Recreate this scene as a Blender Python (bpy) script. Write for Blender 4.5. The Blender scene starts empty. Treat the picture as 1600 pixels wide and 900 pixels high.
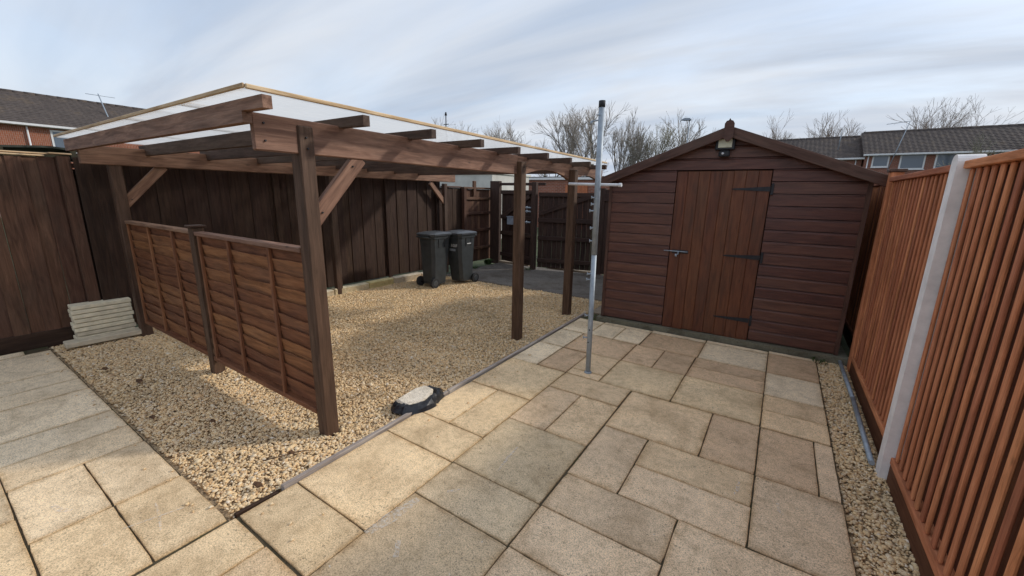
import bpy, bmesh, math, random
import numpy as np
from mathutils import Matrix, Vector, noise as mnoise
R = math.radians
random.seed(7); rng = np.random.default_rng(7)
SC = bpy.context.scene
COL = SC.collection

# ------------------------------------------------------------------ camera
cam_d = bpy.data.cameras.new('camera'); cam = bpy.data.objects.new('camera', cam_d); COL.objects.link(cam)
PITCH, ROLL, YAW, FPX, CAMH = 0.22699, 0.01715, -0.57872, 632.95, 1.6
fw = Vector((math.sin(YAW)*math.cos(PITCH), math.cos(YAW)*math.cos(PITCH), -math.sin(PITCH)))
rt = Vector((math.cos(YAW), -math.sin(YAW), 0)); up = rt.cross(fw)
r2 = rt*math.cos(ROLL)+up*math.sin(ROLL); u2 = -rt*math.sin(ROLL)+up*math.cos(ROLL)
cam.matrix_world = Matrix(((r2.x, u2.x, -fw.x, 0), (r2.y, u2.y, -fw.y, 0), (r2.z, u2.z, -fw.z, CAMH), (0, 0, 0, 1)))
cam_d.sensor_width = 36; cam_d.lens = 36*FPX/1600; cam_d.clip_start = .05; cam_d.clip_end = 2000
SC.camera = cam

# ------------------------------------------------------------------ sky, sun, exposure
SUN_AZ, SUN_EL = R(43), R(30.5)          # azimuth from +Y towards +X
W = bpy.data.worlds.new('World'); SC.world = W; W.use_nodes = True
nt = W.node_tree; N = nt.nodes; L = nt.links; N.clear()
out = N.new('ShaderNodeOutputWorld'); bg = N.new('ShaderNodeBackground'); bg.inputs[1].default_value = .15
sky = N.new('ShaderNodeTexSky'); sky.sky_type = 'NISHITA'; sky.sun_disc = False
sky.sun_elevation = SUN_EL; sky.sun_rotation = SUN_AZ; sky.altitude = 50; sky.air_density = 1.0; sky.dust_density = .5; sky.ozone_density = 1.0
tc = N.new('ShaderNodeTexCoord'); sep = N.new('ShaderNodeSeparateXYZ'); L.new(tc.outputs['Generated'], sep.inputs[0])
def wm(op, a, b):
    m = N.new('ShaderNodeMath'); m.operation = op
    for i, v in enumerate((a, b)):
        if isinstance(v, (int, float)): m.inputs[i].default_value = v
        else: L.new(v, m.inputs[i])
    return m.outputs[0]
zz = wm('ADD', wm('MAXIMUM', sep.outputs[2], 0.0), .16)
cmb = N.new('ShaderNodeCombineXYZ'); L.new(wm('DIVIDE', sep.outputs[0], zz), cmb.inputs[0]); L.new(wm('DIVIDE', sep.outputs[1], zz), cmb.inputs[1])
mp = N.new('ShaderNodeMapping'); mp.inputs['Rotation'].default_value = (0, 0, R(20)); mp.inputs['Scale'].default_value = (.55, 1.5, 1); mp.inputs['Location'].default_value = (3.1, 1.7, 0)
L.new(cmb.outputs[0], mp.inputs[0])
n1 = N.new('ShaderNodeTexNoise'); n1.inputs['Scale'].default_value = .8; n1.inputs['Detail'].default_value = 7; n1.inputs['Roughness'].default_value = .55; n1.inputs['Distortion'].default_value = .5
L.new(mp.outputs[0], n1.inputs['Vector'])
rp = N.new('ShaderNodeValToRGB'); rp.color_ramp.elements[0].position = .38; rp.color_ramp.elements[0].color = (.72, .72, .72, 1); rp.color_ramp.elements[1].position = .68; rp.color_ramp.elements[1].color = (.95, .95, .95, 1)
L.new(n1.outputs[0], rp.inputs[0])
low = wm('POWER', wm('SUBTRACT', 1.0, wm('MINIMUM', wm('MAXIMUM', sep.outputs[2], 0.0), 1.0)), 5.0)   # thin cloud looks denser towards the horizon
cov = N.new('ShaderNodeClamp'); L.new(wm('ADD', rp.outputs[0], wm('MULTIPLY', low, .45)), cov.inputs[0])
mx = N.new('ShaderNodeMix'); mx.data_type = 'RGBA'; L.new(cov.outputs[0], mx.inputs[0]); L.new(sky.outputs[0], mx.inputs[6]); 
mp2 = N.new('ShaderNodeMapping'); mp2.inputs['Rotation'].default_value = (0, 0, R(24)); mp2.inputs['Scale'].default_value = (.35, 1.9, 1); mp2.inputs['Location'].default_value = (7.3, .4, 0); L.new(cmb.outputs[0], mp2.inputs[0])
n2 = N.new('ShaderNodeTexNoise'); n2.inputs['Scale'].default_value = 1.1; n2.inputs['Detail'].default_value = 8; n2.inputs['Roughness'].default_value = .5; n2.inputs['Distortion'].default_value = .5; L.new(mp2.outputs[0], n2.inputs['Vector'])
rp2 = N.new('ShaderNodeValToRGB'); rp2.color_ramp.elements[0].position = .27; rp2.color_ramp.elements[0].color = (1.50, 1.76, 2.18, 1); rp2.color_ramp.elements[1].position = .66; rp2.color_ramp.elements[1].color = (2.30, 2.44, 2.66, 1)
L.new(n2.outputs[0], rp2.inputs[0]); L.new(rp2.outputs[0], mx.inputs[7])
L.new(mx.outputs[2], bg.inputs[0]); L.new(bg.outputs[0], out.inputs[0])

sun_d = bpy.data.lights.new('sun', 'SUN'); sun = bpy.data.objects.new('sun', sun_d); COL.objects.link(sun)
sun_d.energy = 1.0; sun_d.angle = R(4.5); sun_d.color = (1.0, .93, .82)
sd = Vector((math.sin(SUN_AZ)*math.cos(SUN_EL), math.cos(SUN_AZ)*math.cos(SUN_EL), math.sin(SUN_EL)))
sun.rotation_euler = sd.to_track_quat('Z', 'Y').to_euler(); sun.location = (20, 20, 30)
vs = SC.view_settings; vs.view_transform = 'Standard'; vs.look = 'None'; vs.exposure = 1.10; vs.gamma = 1; vs.use_curve_mapping = False

# ------------------------------------------------------------------ helpers
WM = {}
def tag(o, label=None, cat=None, group=None, kind=None):
    if label: o['label'] = label
    if cat: o['category'] = cat
    if group: o['group'] = group
    if kind: o['kind'] = kind
    return o
def link(o, M, par=None):
    COL.objects.link(o); WM[o.name] = M
    if par is not None:
        o.parent = par; o.matrix_basis = WM[par.name].inverted() @ M
    else: o.matrix_basis = M
    return o
def thing(name, label, cat, loc=(0, 0, 0), rz=0, group=None):
    o = bpy.data.objects.new(name, None); o.empty_display_size = .1
    link(o, Matrix.Translation(loc) @ Matrix.Rotation(rz, 4, 'Z'))
    return tag(o, label, cat, group)
def F(o): return WM[o.name]
def mobj(name, me, mat, par=None, M=None, color=None):
    o = bpy.data.objects.new(name, me)
    if mat is not None and not me.materials: me.materials.append(mat)
    elif mat is not None and me.materials[0] is not mat: 
        o.data = me = me.copy(); me.materials.clear(); me.materials.append(mat)
    if color: o.color = (*color, 1)
    return link(o, M if M is not None else Matrix.Identity(4), par)
def pydata(name, v, f, smooth=False):
    me = bpy.data.meshes.new(name); me.from_pydata([tuple(p) for p in v], [], f); me.update()
    if smooth:
        for p in me.polygons: p.use_smooth = True
    return me
BOXC = {}
def boxmesh(l, w, t, bev, mat):
    k = (round(l, 3), round(w, 4), round(t, 4), bev, mat.name)
    if k in BOXC: return BOXC[k]
    bm = bmesh.new(); bmesh.ops.create_cube(bm, size=1)
    for v in bm.verts: v.co = (v.co.x*l, v.co.y*w, v.co.z*t)
    if bev > 0: bmesh.ops.bevel(bm, geom=bm.edges[:], offset=min(bev, .4*min(l, w, t)), segments=1, affect='EDGES')
    me = bpy.data.meshes.new('box'); bm.to_mesh(me); bm.free(); me.materials.append(mat)
    BOXC[k] = me; return me
def bar(name, a, b, w, t, mat, par=None, fr=None, upv=(0, 0, 1), bev=.004, color=None):
    """a box from a to b: w across, t along upv"""
    a, b = Vector(a), Vector(b); d = b-a; l = d.length; x = d/l
    u = Vector(upv); s = u.cross(x)
    if s.length < 1e-5: u = Vector((1, 0, 0)) if abs(x.x) < .9 else Vector((0, 1, 0)); s = u.cross(x)
    s.normalize(); u = x.cross(s); c = (a+b)/2
    M = Matrix(((x.x, s.x, u.x, c.x), (x.y, s.y, u.y, c.y), (x.z, s.z, u.z, c.z), (0, 0, 0, 1)))
    if fr is not None: M = fr @ M
    return mobj(name, boxmesh(l, w, t, bev, mat), mat, par, M, color)
def blk(name, lo, hi, mat, par=None, fr=None, bev=.004, color=None, axis=None):
    """axis aligned box lo..hi; grain runs along its longest axis"""
    lo, hi = Vector(lo), Vector(hi); s = hi-lo; c = (lo+hi)/2
    ax = axis if axis is not None else max(range(3), key=lambda i: s[i])
    e = Vector((0, 0, 0)); e[ax] = s[ax]/2
    upi = 2 if ax != 2 else 0
    oth = 3-ax-upi; u = Vector((0, 0, 0)); u[upi] = 1
    return bar(name, c-e, c+e, s[oth], s[upi], mat, par, fr, u, bev, color)
def tubes(name, segs, mat, par=None, sides=6, fr=None, smooth=True, cap=True):
    """segs: list of (p0,p1,r0,r1) joined in one mesh"""
    V = []; Fc = []
    for a, b, ra, rb in segs:
        a, b = Vector(a), Vector(b); x = (b-a)
        if x.length < 1e-6: continue
        x.normalize(); s = x.orthogonal().normalized(); u = x.cross(s); k = len(V)
        for p, r in ((a, ra), (b, rb)):
            for i in range(sides):
                an = 2*math.pi*i/sides; V.append(p+(s*math.cos(an)+u*math.sin(an))*r)
        for i in range(sides):
            j = (i+1) % sides; Fc.append((k+i, k+j, k+sides+j, k+sides+i))
        if cap: Fc.append(tuple(range(k+sides-1, k-1, -1))); Fc.append(tuple(range(k+sides, k+2*sides)))
    me = pydata(name, V, Fc, False); me.materials.append(mat)
    if smooth:
        for p in me.polygons: p.use_smooth = len(p.vertices) == 4
    return mobj(name, me, mat, par, fr if fr is not None else Matrix.Identity(4))
def prism(name, prof, a, b, mat, par=None, fr=None, M=None):
    """polygon prof in local (x,z) extruded along local y from a to b"""
    n = len(prof); V = [(x, a, z) for x, z in prof]+[(x, b, z) for x, z in prof]
    Fc = [tuple(range(n)), tuple(range(2*n-1, n-1, -1))]+[(i+n, (i+1) % n+n, (i+1) % n, i) for i in range(n)]
    me = pydata(name, V, Fc); me.materials.append(mat)
    bm = bmesh.new(); bm.from_mesh(me); bmesh.ops.recalc_face_normals(bm, faces=bm.faces); bm.to_mesh(me); bm.free()
    return mobj(name, me, mat, par, M if M is not None else (fr if fr is not None else Matrix.Identity(4)))

# ------------------------------------------------------------------ materials
class G:
    def __init__(s, name):
        s.m = bpy.data.materials.new(name); s.m.use_nodes = True; s.t = s.m.node_tree
        s.b = s.t.nodes['Principled BSDF']; s.o = s.t.nodes['Material Output']
    def n(s, ty, **kw):
        x = s.t.nodes.new(ty)
        for k, v in kw.items(): setattr(x, k, v)
        return x
    def l(s, a, b): s.t.links.new(a, b)
    def coord(s, which='Object', scale=(1, 1, 1), rand=True, rot=(0, 0, 0)):
        mp = s.n('ShaderNodeMapping'); mp.inputs['Scale'].default_value = scale; mp.inputs['Rotation'].default_value = rot
        if which == 'World': src = s.n('ShaderNodeNewGeometry').outputs['Position']
        else: src = s.n('ShaderNodeTexCoord').outputs[which]
        if rand:
            oi = s.n('ShaderNodeObjectInfo'); mu = s.n('ShaderNodeMath', operation='MULTIPLY'); mu.inputs[1].default_value = 61.0
            s.l(oi.outputs['Random'], mu.inputs[0]); ad = s.n('ShaderNodeVectorMath', operation='ADD'); s.l(src, ad.inputs[0]); s.l(mu.outputs[0], ad.inputs[1]); src = ad.outputs[0]
        s.l(src, mp.inputs[0]); return mp.outputs[0]
    def noise(s, vec, scale, det=4, rough=.55, dist=0):
        x = s.n('ShaderNodeTexNoise'); x.inputs['Scale'].default_value = scale; x.inputs['Detail'].default_value = det; x.inputs['Roughness'].default_value = rough; x.inputs['Distortion'].default_value = dist
        s.l(vec, x.inputs['Vector']); return x.outputs[0]
    def ramp(s, fac, stops, interp='LINEAR'):
        x = s.n('ShaderNodeValToRGB'); cr = x.color_ramp; cr.interpolation = interp
        while len(cr.elements) < len(stops): cr.elements.new(.5)
        for e, (p, c) in zip(cr.elements, stops):
            e.position = p; e.color = (*c, 1) if isinstance(c, tuple) else (c, c, c, 1)
        s.l(fac, x.inputs[0]); return x.outputs[0]
    def mix(s, a, b, fac, mode='MIX'):
        x = s.n('ShaderNodeMix', data_type='RGBA', blend_type=mode)
        for i, v in ((0, fac), (6, a), (7, b)):
            if isinstance(v, (int, float)): x.inputs[i].default_value = v
            elif isinstance(v, tuple): x.inputs[i].default_value = (*v, 1)
            else: s.l(v, x.inputs[i])
        return x.outputs[2]
    def math(s, op, a, b):
        x = s.n('ShaderNodeMath', operation=op)
        for i, v in ((0, a), (1, b)):
            if isinstance(v, (int, float)): x.inputs[i].default_value = v
            else: s.l(v, x.inputs[i])
        return x.outputs[0]
    def bump(s, h, dist=.002, strength=.6):
        x = s.n('ShaderNodeBump'); x.inputs['Distance'].default_value = dist; x.inputs['Strength'].default_value = strength
        s.l(h, x.inputs['Height']); s.l(x.outputs[0], s.b.inputs['Normal'])
    def fin(s, col, rough=.7, spec=.4, metal=0):
        if isinstance(col, tuple): s.b.inputs['Base Color'].default_value = (*col, 1)
        else: s.l(col, s.b.inputs['Base Color'])
        if isinstance(rough, (int, float)): s.b.inputs['Roughness'].default_value = rough
        else: s.l(rough, s.b.inputs['Roughness'])
        s.b.inputs['Specular IOR Level'].default_value = spec; s.b.inputs['Metallic'].default_value = metal
        return s.m
def wood(name, dark, mid, light, rough=.62, var=.30, knots=.5, weather=.25, spec=.35, wcol=(.16, .12, .09)):
    g = G(name); v = g.coord('Object', (1.0, 9, 9))
    gr = g.noise(v, 3.2, 8, .62, .6)
    fine = g.noise(g.coord('Object', (2.0, 60, 60)), 3.0, 4, .6)
    c = g.ramp(gr, [(.28, dark), (.5, mid), (.75, light)])
    c = g.mix(c, g.ramp(fine, [(.3, .6), (.7, 1.25)]), .5, 'MULTIPLY')
    # knots
    vo = g.n('ShaderNodeTexVoronoi'); vo.inputs['Scale'].default_value = 3.4; g.l(g.coord('Object', (1, 2.6, 2.6)), vo.inputs['Vector'])
    kn = g.ramp(vo.outputs['Distance'], [(.03, 1.0), (.075, .25), (.12, 0.0)])
    c = g.mix(c, tuple(x*.35 for x in dark), g.math('MULTIPLY', kn, knots))
    # weathering, large patches
    wn = g.noise(g.coord('Object', (.8, 2.2, 2.2)), 2.4, 5, .6)
    c = g.mix(c, wcol, g.math('MULTIPLY', g.ramp(wn, [(.45, 0.0), (.75, 1.0)]), weather))
    oi = g.n('ShaderNodeObjectInfo'); hs = g.n('ShaderNodeHueSaturation')
    g.l(g.math('ADD', g.math('MULTIPLY', oi.outputs['Random'], var), 1-var/2), hs.inputs['Value']); g.l(c, hs.inputs['Color'])
    g.l(g.math('ADD', g.math('MULTIPLY', oi.outputs['Random'], .012), .494), hs.inputs['Hue'])
    g.bump(g.math('ADD', g.math('MULTIPLY', gr, .6), fine), .0022, .7)
    return g.fin(hs.outputs[0], g.ramp(gr, [(.3, rough+.12), (.7, rough-.06)]), spec)

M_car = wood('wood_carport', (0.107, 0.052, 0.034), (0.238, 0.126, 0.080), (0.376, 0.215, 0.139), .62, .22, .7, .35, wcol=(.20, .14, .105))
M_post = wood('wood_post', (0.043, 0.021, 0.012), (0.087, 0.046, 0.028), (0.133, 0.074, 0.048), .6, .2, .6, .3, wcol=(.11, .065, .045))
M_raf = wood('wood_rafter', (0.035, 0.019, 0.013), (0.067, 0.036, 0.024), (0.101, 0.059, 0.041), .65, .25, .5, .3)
M_lap = wood('wood_lap_panel', (0.110, 0.042, 0.018), (0.227, 0.090, 0.039), (0.350, 0.158, 0.072), .6, .5, .6, .25, wcol=(.15, .10, .085))
M_left = wood('wood_left_fence', (0.060, 0.027, 0.016), (0.114, 0.052, 0.031), (0.168, 0.083, 0.051), .72, .4, .4, .35, wcol=(.06, .05, .038))
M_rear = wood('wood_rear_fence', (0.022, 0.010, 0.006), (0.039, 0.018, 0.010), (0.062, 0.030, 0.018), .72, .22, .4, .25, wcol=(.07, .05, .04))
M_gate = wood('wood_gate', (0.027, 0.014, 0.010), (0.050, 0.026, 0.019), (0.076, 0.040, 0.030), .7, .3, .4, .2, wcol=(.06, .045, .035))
M_shed = wood('wood_shed_board', (0.062, 0.022, 0.014), (0.118, 0.042, 0.028), (0.175, 0.071, 0.046), .42, .28, .35, .3, .5, wcol=(.085, .050, .046))
M_door = wood('wood_shed_door', (0.074, 0.023, 0.010), (0.144, 0.045, 0.017), (0.206, 0.073, 0.030), .48, .25, .5, .55, .45, wcol=(.065, .036, .022))
M_trim = wood('wood_shed_trim', (0.050, 0.022, 0.015), (0.092, 0.043, 0.030), (0.134, 0.067, 0.048), .55, .2, .3, .3)
M_orange = wood('wood_orange_slat', (0.352, 0.120, 0.051), (0.576, 0.209, 0.096), (0.769, 0.320, 0.161), .75, .5, .6, .5, .3, wcol=(.20, .085, .045))
M_orback = wood('wood_orange_back_shaded', (0.069, 0.022, 0.009), (0.105, 0.035, 0.015), (0.147, 0.052, 0.024), .75, .25, .35, .3, .3, wcol=(.14, .06, .03))  # much darker copy of the slat wood; shade of the gaps put into its colour
M_edge = wood('wood_grey_edging', (0.272, 0.221, 0.187), (0.442, 0.374, 0.323), (0.612, 0.544, 0.476), .8, .3, .2, .3, .2, wcol=(.12, .09, .07))
M_pale = wood('wood_pale_batten', (0.405, 0.257, 0.135), (0.648, 0.459, 0.270), (0.810, 0.621, 0.405), .7, .3, .3, .3, .3, wcol=(.22, .15, .09))

def stone(name, tint=True, base=(.45, .38, .28), speck=.55, scale=1.0, stain=.6, rough=.9):
    g = G(name); vw = g.coord('World', (1, 1, 1), False); vo = g.coord('Object', (1, 1, 1), True)
    if tint: c = g.n('ShaderNodeObjectInfo').outputs['Color']
    else:
        r = g.n('ShaderNodeRGB'); r.outputs[0].default_value = (*base, 1); c = r.outputs[0]
    big = g.noise(vo, 3.0*scale, 6, .6, .4); med = g.noise(vo, 22*scale, 6, .65); fine = g.noise(vw, 160*scale, 3, .6)
    c = g.mix(c, g.ramp(big, [(.32, (.58, .53, .47)), (.48, (.96, .95, .94)), (.68, (1.18, 1.15, 1.10))]), stain, 'MULTIPLY')
    c = g.mix(c, g.ramp(med, [(.32, (.66, .63, .58)), (.52, (1, 1, 1)), (.75, (1.15, 1.14, 1.12))]), .6, 'MULTIPLY')
    c = g.mix(c, g.ramp(fine, [(.34, .50), (.5, 1.0), (.68, 1.32)]), .8, 'MULTIPLY')
    # dirt drawn out over many slabs: worn footways and damp patches
    wd = g.noise(vw, 1.3, 6, .65, .6)
    c = g.mix(c, (.60, .52, .42), g.math('MULTIPLY', g.ramp(wd, [(.48, 0.0), (.72, .6)]), stain), 'MULTIPLY')
    if tint:   # grime and algae creeping in from the joints
        gc = g.n('ShaderNodeSeparateXYZ'); g.l(g.n('ShaderNodeTexCoord').outputs['Generated'], gc.inputs[0])
        ex = g.math('MINIMUM', gc.outputs[0], g.math('SUBTRACT', 1.0, gc.outputs[0])); ey = g.math('MINIMUM', gc.outputs[1], g.math('SUBTRACT', 1.0, gc.outputs[1]))
        ed_ = g.math('ADD', g.math('MINIMUM', ex, ey), g.math('MULTIPLY', g.math('SUBTRACT', g.noise(vw, 14, 5, .7), .5), .16))
        c = g.mix(c, (.60, .50, .37), g.math('MULTIPLY', g.ramp(ed_, [(.0, 1.0), (.035, .25), (.09, 0.0)]), .6), 'MULTIPLY')
    # lichen specks and holes, clustered
    sp = g.noise(vw, 70, 2, .5); cl = g.noise(vw, 5.5, 4, .6)
    f = g.math('MULTIPLY', g.ramp(sp, [(.60, 0.0), (.67, 1.0)]), g.ramp(cl, [(.40, .05), (.62, 1.0)]))
    c = g.mix(c, (.06, .052, .042), g.math('MULTIPLY', f, speck))
    sp2 = g.noise(vw, 46, 2, .5, .3)
    c = g.mix(c, (.72, .68, .60), g.math('MULTIPLY', g.ramp(sp2, [(.73, 0.0), (.77, 1.0)]), .5))
    g.bump(g.math('ADD', g.math('MULTIPLY', med, .8), g.math('MULTIPLY', fine, .5)), .004, .55)
    return g.fin(c, rough, .25)
M_slab = stone('paving_stone')
M_conc = stone('concrete_pad', False, (.19, .17, .15), .3, .6, .8)
M_cpost = stone('concrete_post', False, (.85, .78, .75), .12, 1, .3, .85)
M_cpost = None
M_plinth = stone('mossy_plinth', False, (.20, .19, .14), .8, 1.5, 1.0)
M_kerb = stone('kerb_stone', True, speck=.3, stain=.5)
def simple(name, col, rough=.6, metal=0, spec=.4, nz=.15, sc=20, bump=0):
    g = G(name); n = g.noise(g.coord('Object', (1, 1, 1)), sc, 5, .6)
    c = g.mix(tuple(col), g.ramp(n, [(.3, 1-nz*1.6), (.7, 1+nz)]), 1.0, 'MULTIPLY')
    if bump: g.bump(n, bump, .6)
    return g.fin(c, rough, spec, metal)
M_soil = simple('joint_soil', (.085, .070, .042), .95, nz=.6, sc=30, bump=.006)
g_ = G('joint_soil_moss'); v_ = g_.coord('World', (1, 1, 1), False); c_ = g_.ramp(g_.noise(v_, 3.5, 5, .65), [(.38, (.13, .10, .062)), (.55, (.075, .062, .036)), (.68, (.060, .075, .022))]); c_ = g_.mix(c_, g_.ramp(g_.noise(v_, 90, 4, .7), [(.3, .5), (.7, 1.5)]), .8, 'MULTIPLY'); g_.bump(g_.noise(v_, 90, 4, .7), .006, .8); M_soil = g_.fin(c_, .95, .2)
M_base = simple('gravel_bed', (.58, .43, .26), .95, nz=.6, sc=60, bump=.01)
M_grass = simple('rough_grass', (.07, .085, .035), .95, nz=.5, sc=3)
M_cpost = simple('concrete_post_fine', (.90, .85, .82), .85, nz=.10, sc=9)
M_galv = simple('galvanised_steel', (.36, .41, .46), .55, .35, .5, .14, 14)
M_cast = simple('cast_stone', (.88, .78, .57), .9, nz=.12, sc=14, bump=.0015)
M_cast2 = simple('cast_stone_dull', (.66, .57, .42), .9, nz=.14, sc=14, bump=.0015)
M_white = simple('white_plastic', (.72, .72, .74), .4, nz=.06)
M_black = simple('black_iron', (.022, .022, .026), .5, .2, .5, .3)
M_grey = simple('grey_steel_box', (.30, .34, .40), .5, .2, .4, .15)
M_bin = simple('bin_plastic', (.040, .046, .050), .46, 0, .5, .18, 9)
M_lid = simple('bin_lid_plastic', (.065, .072, .080), .36, 0, .5, .12, 12)
M_rub = simple('rubber', (.03, .03, .032), .75)
M_bag = simple('black_sack', (.016, .017, .022), .33, 0, .5, .4, 18, .004)
M_paint = simple('white_print', (.7, .7, .7), .6, nz=.05)
M_lens = simple('floodlight_lens', (.62, .60, .44), .25, nz=.1)
M_felt = simple('roof_felt', (.045, .05, .04), .95, nz=.4, sc=12, bump=.004)
M_moss = simple('mossy_timber', (.055, .05, .03), .95, nz=.5, sc=10)
M_glass = simple('window_glass', (.10, .13, .17), .06, 0, .9, .1, .5)
M_upvc = simple('white_upvc', (.78, .78, .78), .4, nz=.05)
M_render = simple('pale_render', (.62, .60, .55), .85, nz=.12, sc=2)
M_leaf = simple('weed_leaf', (.055, .10, .025), .6, nz=.3)
M_dead = simple('dead_leaf', (.13, .065, .03), .8, nz=.4, sc=40)
M_twig = simple('bare_twigs_hazed', (.36, .32, .28), .9, nz=.3, sc=.7)  # distance haze put into the twig colour as a paler tone
M_twig2 = simple('bare_twigs_green', (.33, .31, .23), .9, nz=.3, sc=.7)
M_bark = simple('tree_bark', (.22, .19, .15), .95, nz=.35, sc=2)
# brick
def brick(name, c1, c2, mortar, horiz):
    g = G(name); tcn = g.n('ShaderNodeTexCoord'); mp = g.n('ShaderNodeMapping'); mp.inputs['Rotation'].default_value = horiz; g.l(tcn.outputs['Object'], mp.inputs[0])
    b = g.n('ShaderNodeTexBrick'); b.inputs['Scale'].default_value = 1; b.inputs['Brick Width'].default_value = .225; b.inputs['Row Height'].default_value = .075; b.inputs['Mortar Size'].default_value = .007
    b.inputs['Color1'].default_value = (*c1, 1); b.inputs['Color2'].default_value = (*c2, 1); b.inputs['Mortar'].default_value = (*mortar, 1)
    g.l(mp.outputs[0], b.inputs['Vector']); n = g.noise(g.coord('Object'), .8, 5)
    c = g.mix(b.outputs[0], g.ramp(n, [(.3, .75), (.7, 1.2)]), .8, 'MULTIPLY'); return g.fin(c, .9, .2)
M_brickX = brick('brick_facing_x', (.36, .125, .070), (.28, .095, .055), (.34, .27, .22), (R(90), 0, R(90)))
M_brickY = brick('brick_facing_y', (.33, .125, .080), (.26, .095, .06), (.34, .28, .24), (R(90), 0, 0))
def tilemat():
    g = G('roof_tiles'); n = g.noise(g.coord('Object'), 1.2, 6, .65); f = g.noise(g.coord('Object', (3, 3, 3)), 3.0, 3)
    c = g.mix((.10, .082, .074), g.ramp(n, [(.3, (.75, .75, .75)), (.55, (1, 1, 1)), (.8, (1.5, 1.35, 1.0))]), 1, 'MULTIPLY')
    c = g.mix(c, g.ramp(f, [(.3, .7), (.7, 1.35)]), .7, 'MULTIPLY'); return g.fin(c, .85, .25)
M_tile = tilemat()
# translucent roof sheet
def sheetmat():
    g = G('polycarbonate_sheet'); t = g.t.nodes; tr = g.n('ShaderNodeBsdfTranslucent'); tr.inputs[0].default_value = (.93, .92, .90, 1)
    tp = g.n('ShaderNodeBsdfTransparent'); tp.inputs[0].default_value = (.93, .93, .92, 1); gl = g.n('ShaderNodeBsdfPrincipled'); gl.inputs['Base Color'].default_value = (.75, .75, .74, 1); gl.inputs['Roughness'].default_value = .35
    m1 = g.n('ShaderNodeMixShader'); m2 = g.n('ShaderNodeMixShader'); n = g.noise(g.coord('Object', (1, .25, 1)), 6, 5)
    g.l(g.ramp(n, [(.3, .46), (.7, .58)]), m1.inputs[0]); g.l(tp.outputs[0], m1.inputs[1]); g.l(tr.outputs[0], m1.inputs[2])
    m2.inputs[0].default_value = .08; g.l(m1.outputs[0], m2.inputs[1]); g.l(gl.outputs[0], m2.inputs[2]); g.l(m2.outputs[0], g.o.inputs[0]); return g.m
M_sheet = sheetmat()
def gravelmat():
    g = G('gravel_stone'); a = g.n('ShaderNodeAttribute', attribute_name='col'); n = g.noise(g.coord('World', (1, 1, 1), False), 130, 3)
    c = g.mix(a.outputs['Color'], g.ramp(n, [(.3, .72), (.7, 1.18)]), .7, 'MULTIPLY'); g.bump(n, .001, .5); return g.fin(c, .82, .3)
M_grav = gravelmat()
def chalkmat():
    g = G('chalk'); n = g.noise(g.coord('World', (1, 1, 1), False), 60, 4, .7); tp = g.n('ShaderNodeBsdfTransparent'); m = g.n('ShaderNodeMixShader')
    g.fin((.80, .74, .64), .95, .1); g.l(g.ramp(n, [(.40, 0.0), (.62, .55)]), m.inputs[0]); g.l(tp.outputs[0], m.inputs[1]); g.l(g.b.outputs[0], m.inputs[2]); g.l(m.outputs[0], g.o.inputs[0]); return g.m
M_chalk = chalkmat()

# ------------------------------------------------------------------ ground
def sheet(name, x0, x1, y0, y1, z, mat, par=None, kind='structure'):
    o = mobj(name, pydata(name, [(x0, y0, z), (x1, y0, z), (x1, y1, z), (x0, y1, z)], [(0, 1, 2, 3)]), mat, par)
    if par is None: tag(o, kind=kind)
    return o
g0 = sheet('ground', -400, 400, -300, 600, -.09, M_grass); tag(g0, 'rough ground of the neighbourhood reaching to the horizon', 'ground')
# gently uneven gravel beds
def hz(x, y): return .009*(mnoise.noise((x*1.1, y*1.1, 0))+.6*mnoise.noise((x*3.1, y*3.1, 5)))
def bed(name, x0, x1, y0, y1, z, label):
    nx, ny = max(2, int((x1-x0)/.12)), max(2, int((y1-y0)/.12)); V = []; Fc = []
    for j in range(ny+1):
        for i in range(nx+1):
            x = x0+(x1-x0)*i/nx; y = y0+(y1-y0)*j/ny; V.append((x, y, z+hz(x, y)))
    for j in range(ny):
        for i in range(nx): k = j*(nx+1)+i; Fc.append((k, k+1, k+nx+2, k+nx+1))
    o = mobj(name, pydata(name, V, Fc, True), M_base); return tag(o, label, 'gravel bed', kind='structure')
bed('gravel_bed', -6.35, -2.09, .672, 6.0, -.042, 'sandy bed under the carport gravel')
bed('gravel_bed', .50, .82, .2, 5.4, -.042, 'sandy bed under the narrow gravel strip by the orange fence')
# stones
IC = np.array([(0, 0, 1)]+[(math.cos(a)*.894, math.sin(a)*.894, .447) for a in [i*2*math.pi/5 for i in range(5)]]+[(math.cos(a)*.894, math.sin(a)*.894, -.447) for a in [(i+.5)*2*math.pi/5 for i in range(5)]]+[(0, 0, -1)])
IF = [(0, 1+i, 1+(i+1) % 5) for i in range(5)]+[(1+i, 6+i, 1+(i+1) % 5) for i in range(5)]+[(1+(i+1) % 5, 6+i, 6+(i+1) % 5) for i in range(5)]+[(11, 6+(i+1) % 5, 6+i) for i in range(5)]
IF = np.array(IF)
PAL = np.array([(.56, .42, .25), (.50, .35, .19), (.60, .48, .32), (.44, .29, .15), (.64, .54, .40), (.50, .39, .26), (.38, .26, .16), (.54, .48, .41), (.58, .42, .23)])
PW = np.array([.24, .15, .22, .07, .09, .13, .03, .04, .06])
OC = np.array([(1, 0, 0), (0, 1, 0), (-1, 0, 0), (0, -1, 0), (0, 0, 1), (0, 0, -1)]); OF = np.array([(0, 1, 4), (1, 2, 4), (2, 3, 4), (3, 0, 4), (1, 0, 5), (2, 1, 5), (3, 2, 5), (0, 3, 5)])
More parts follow.
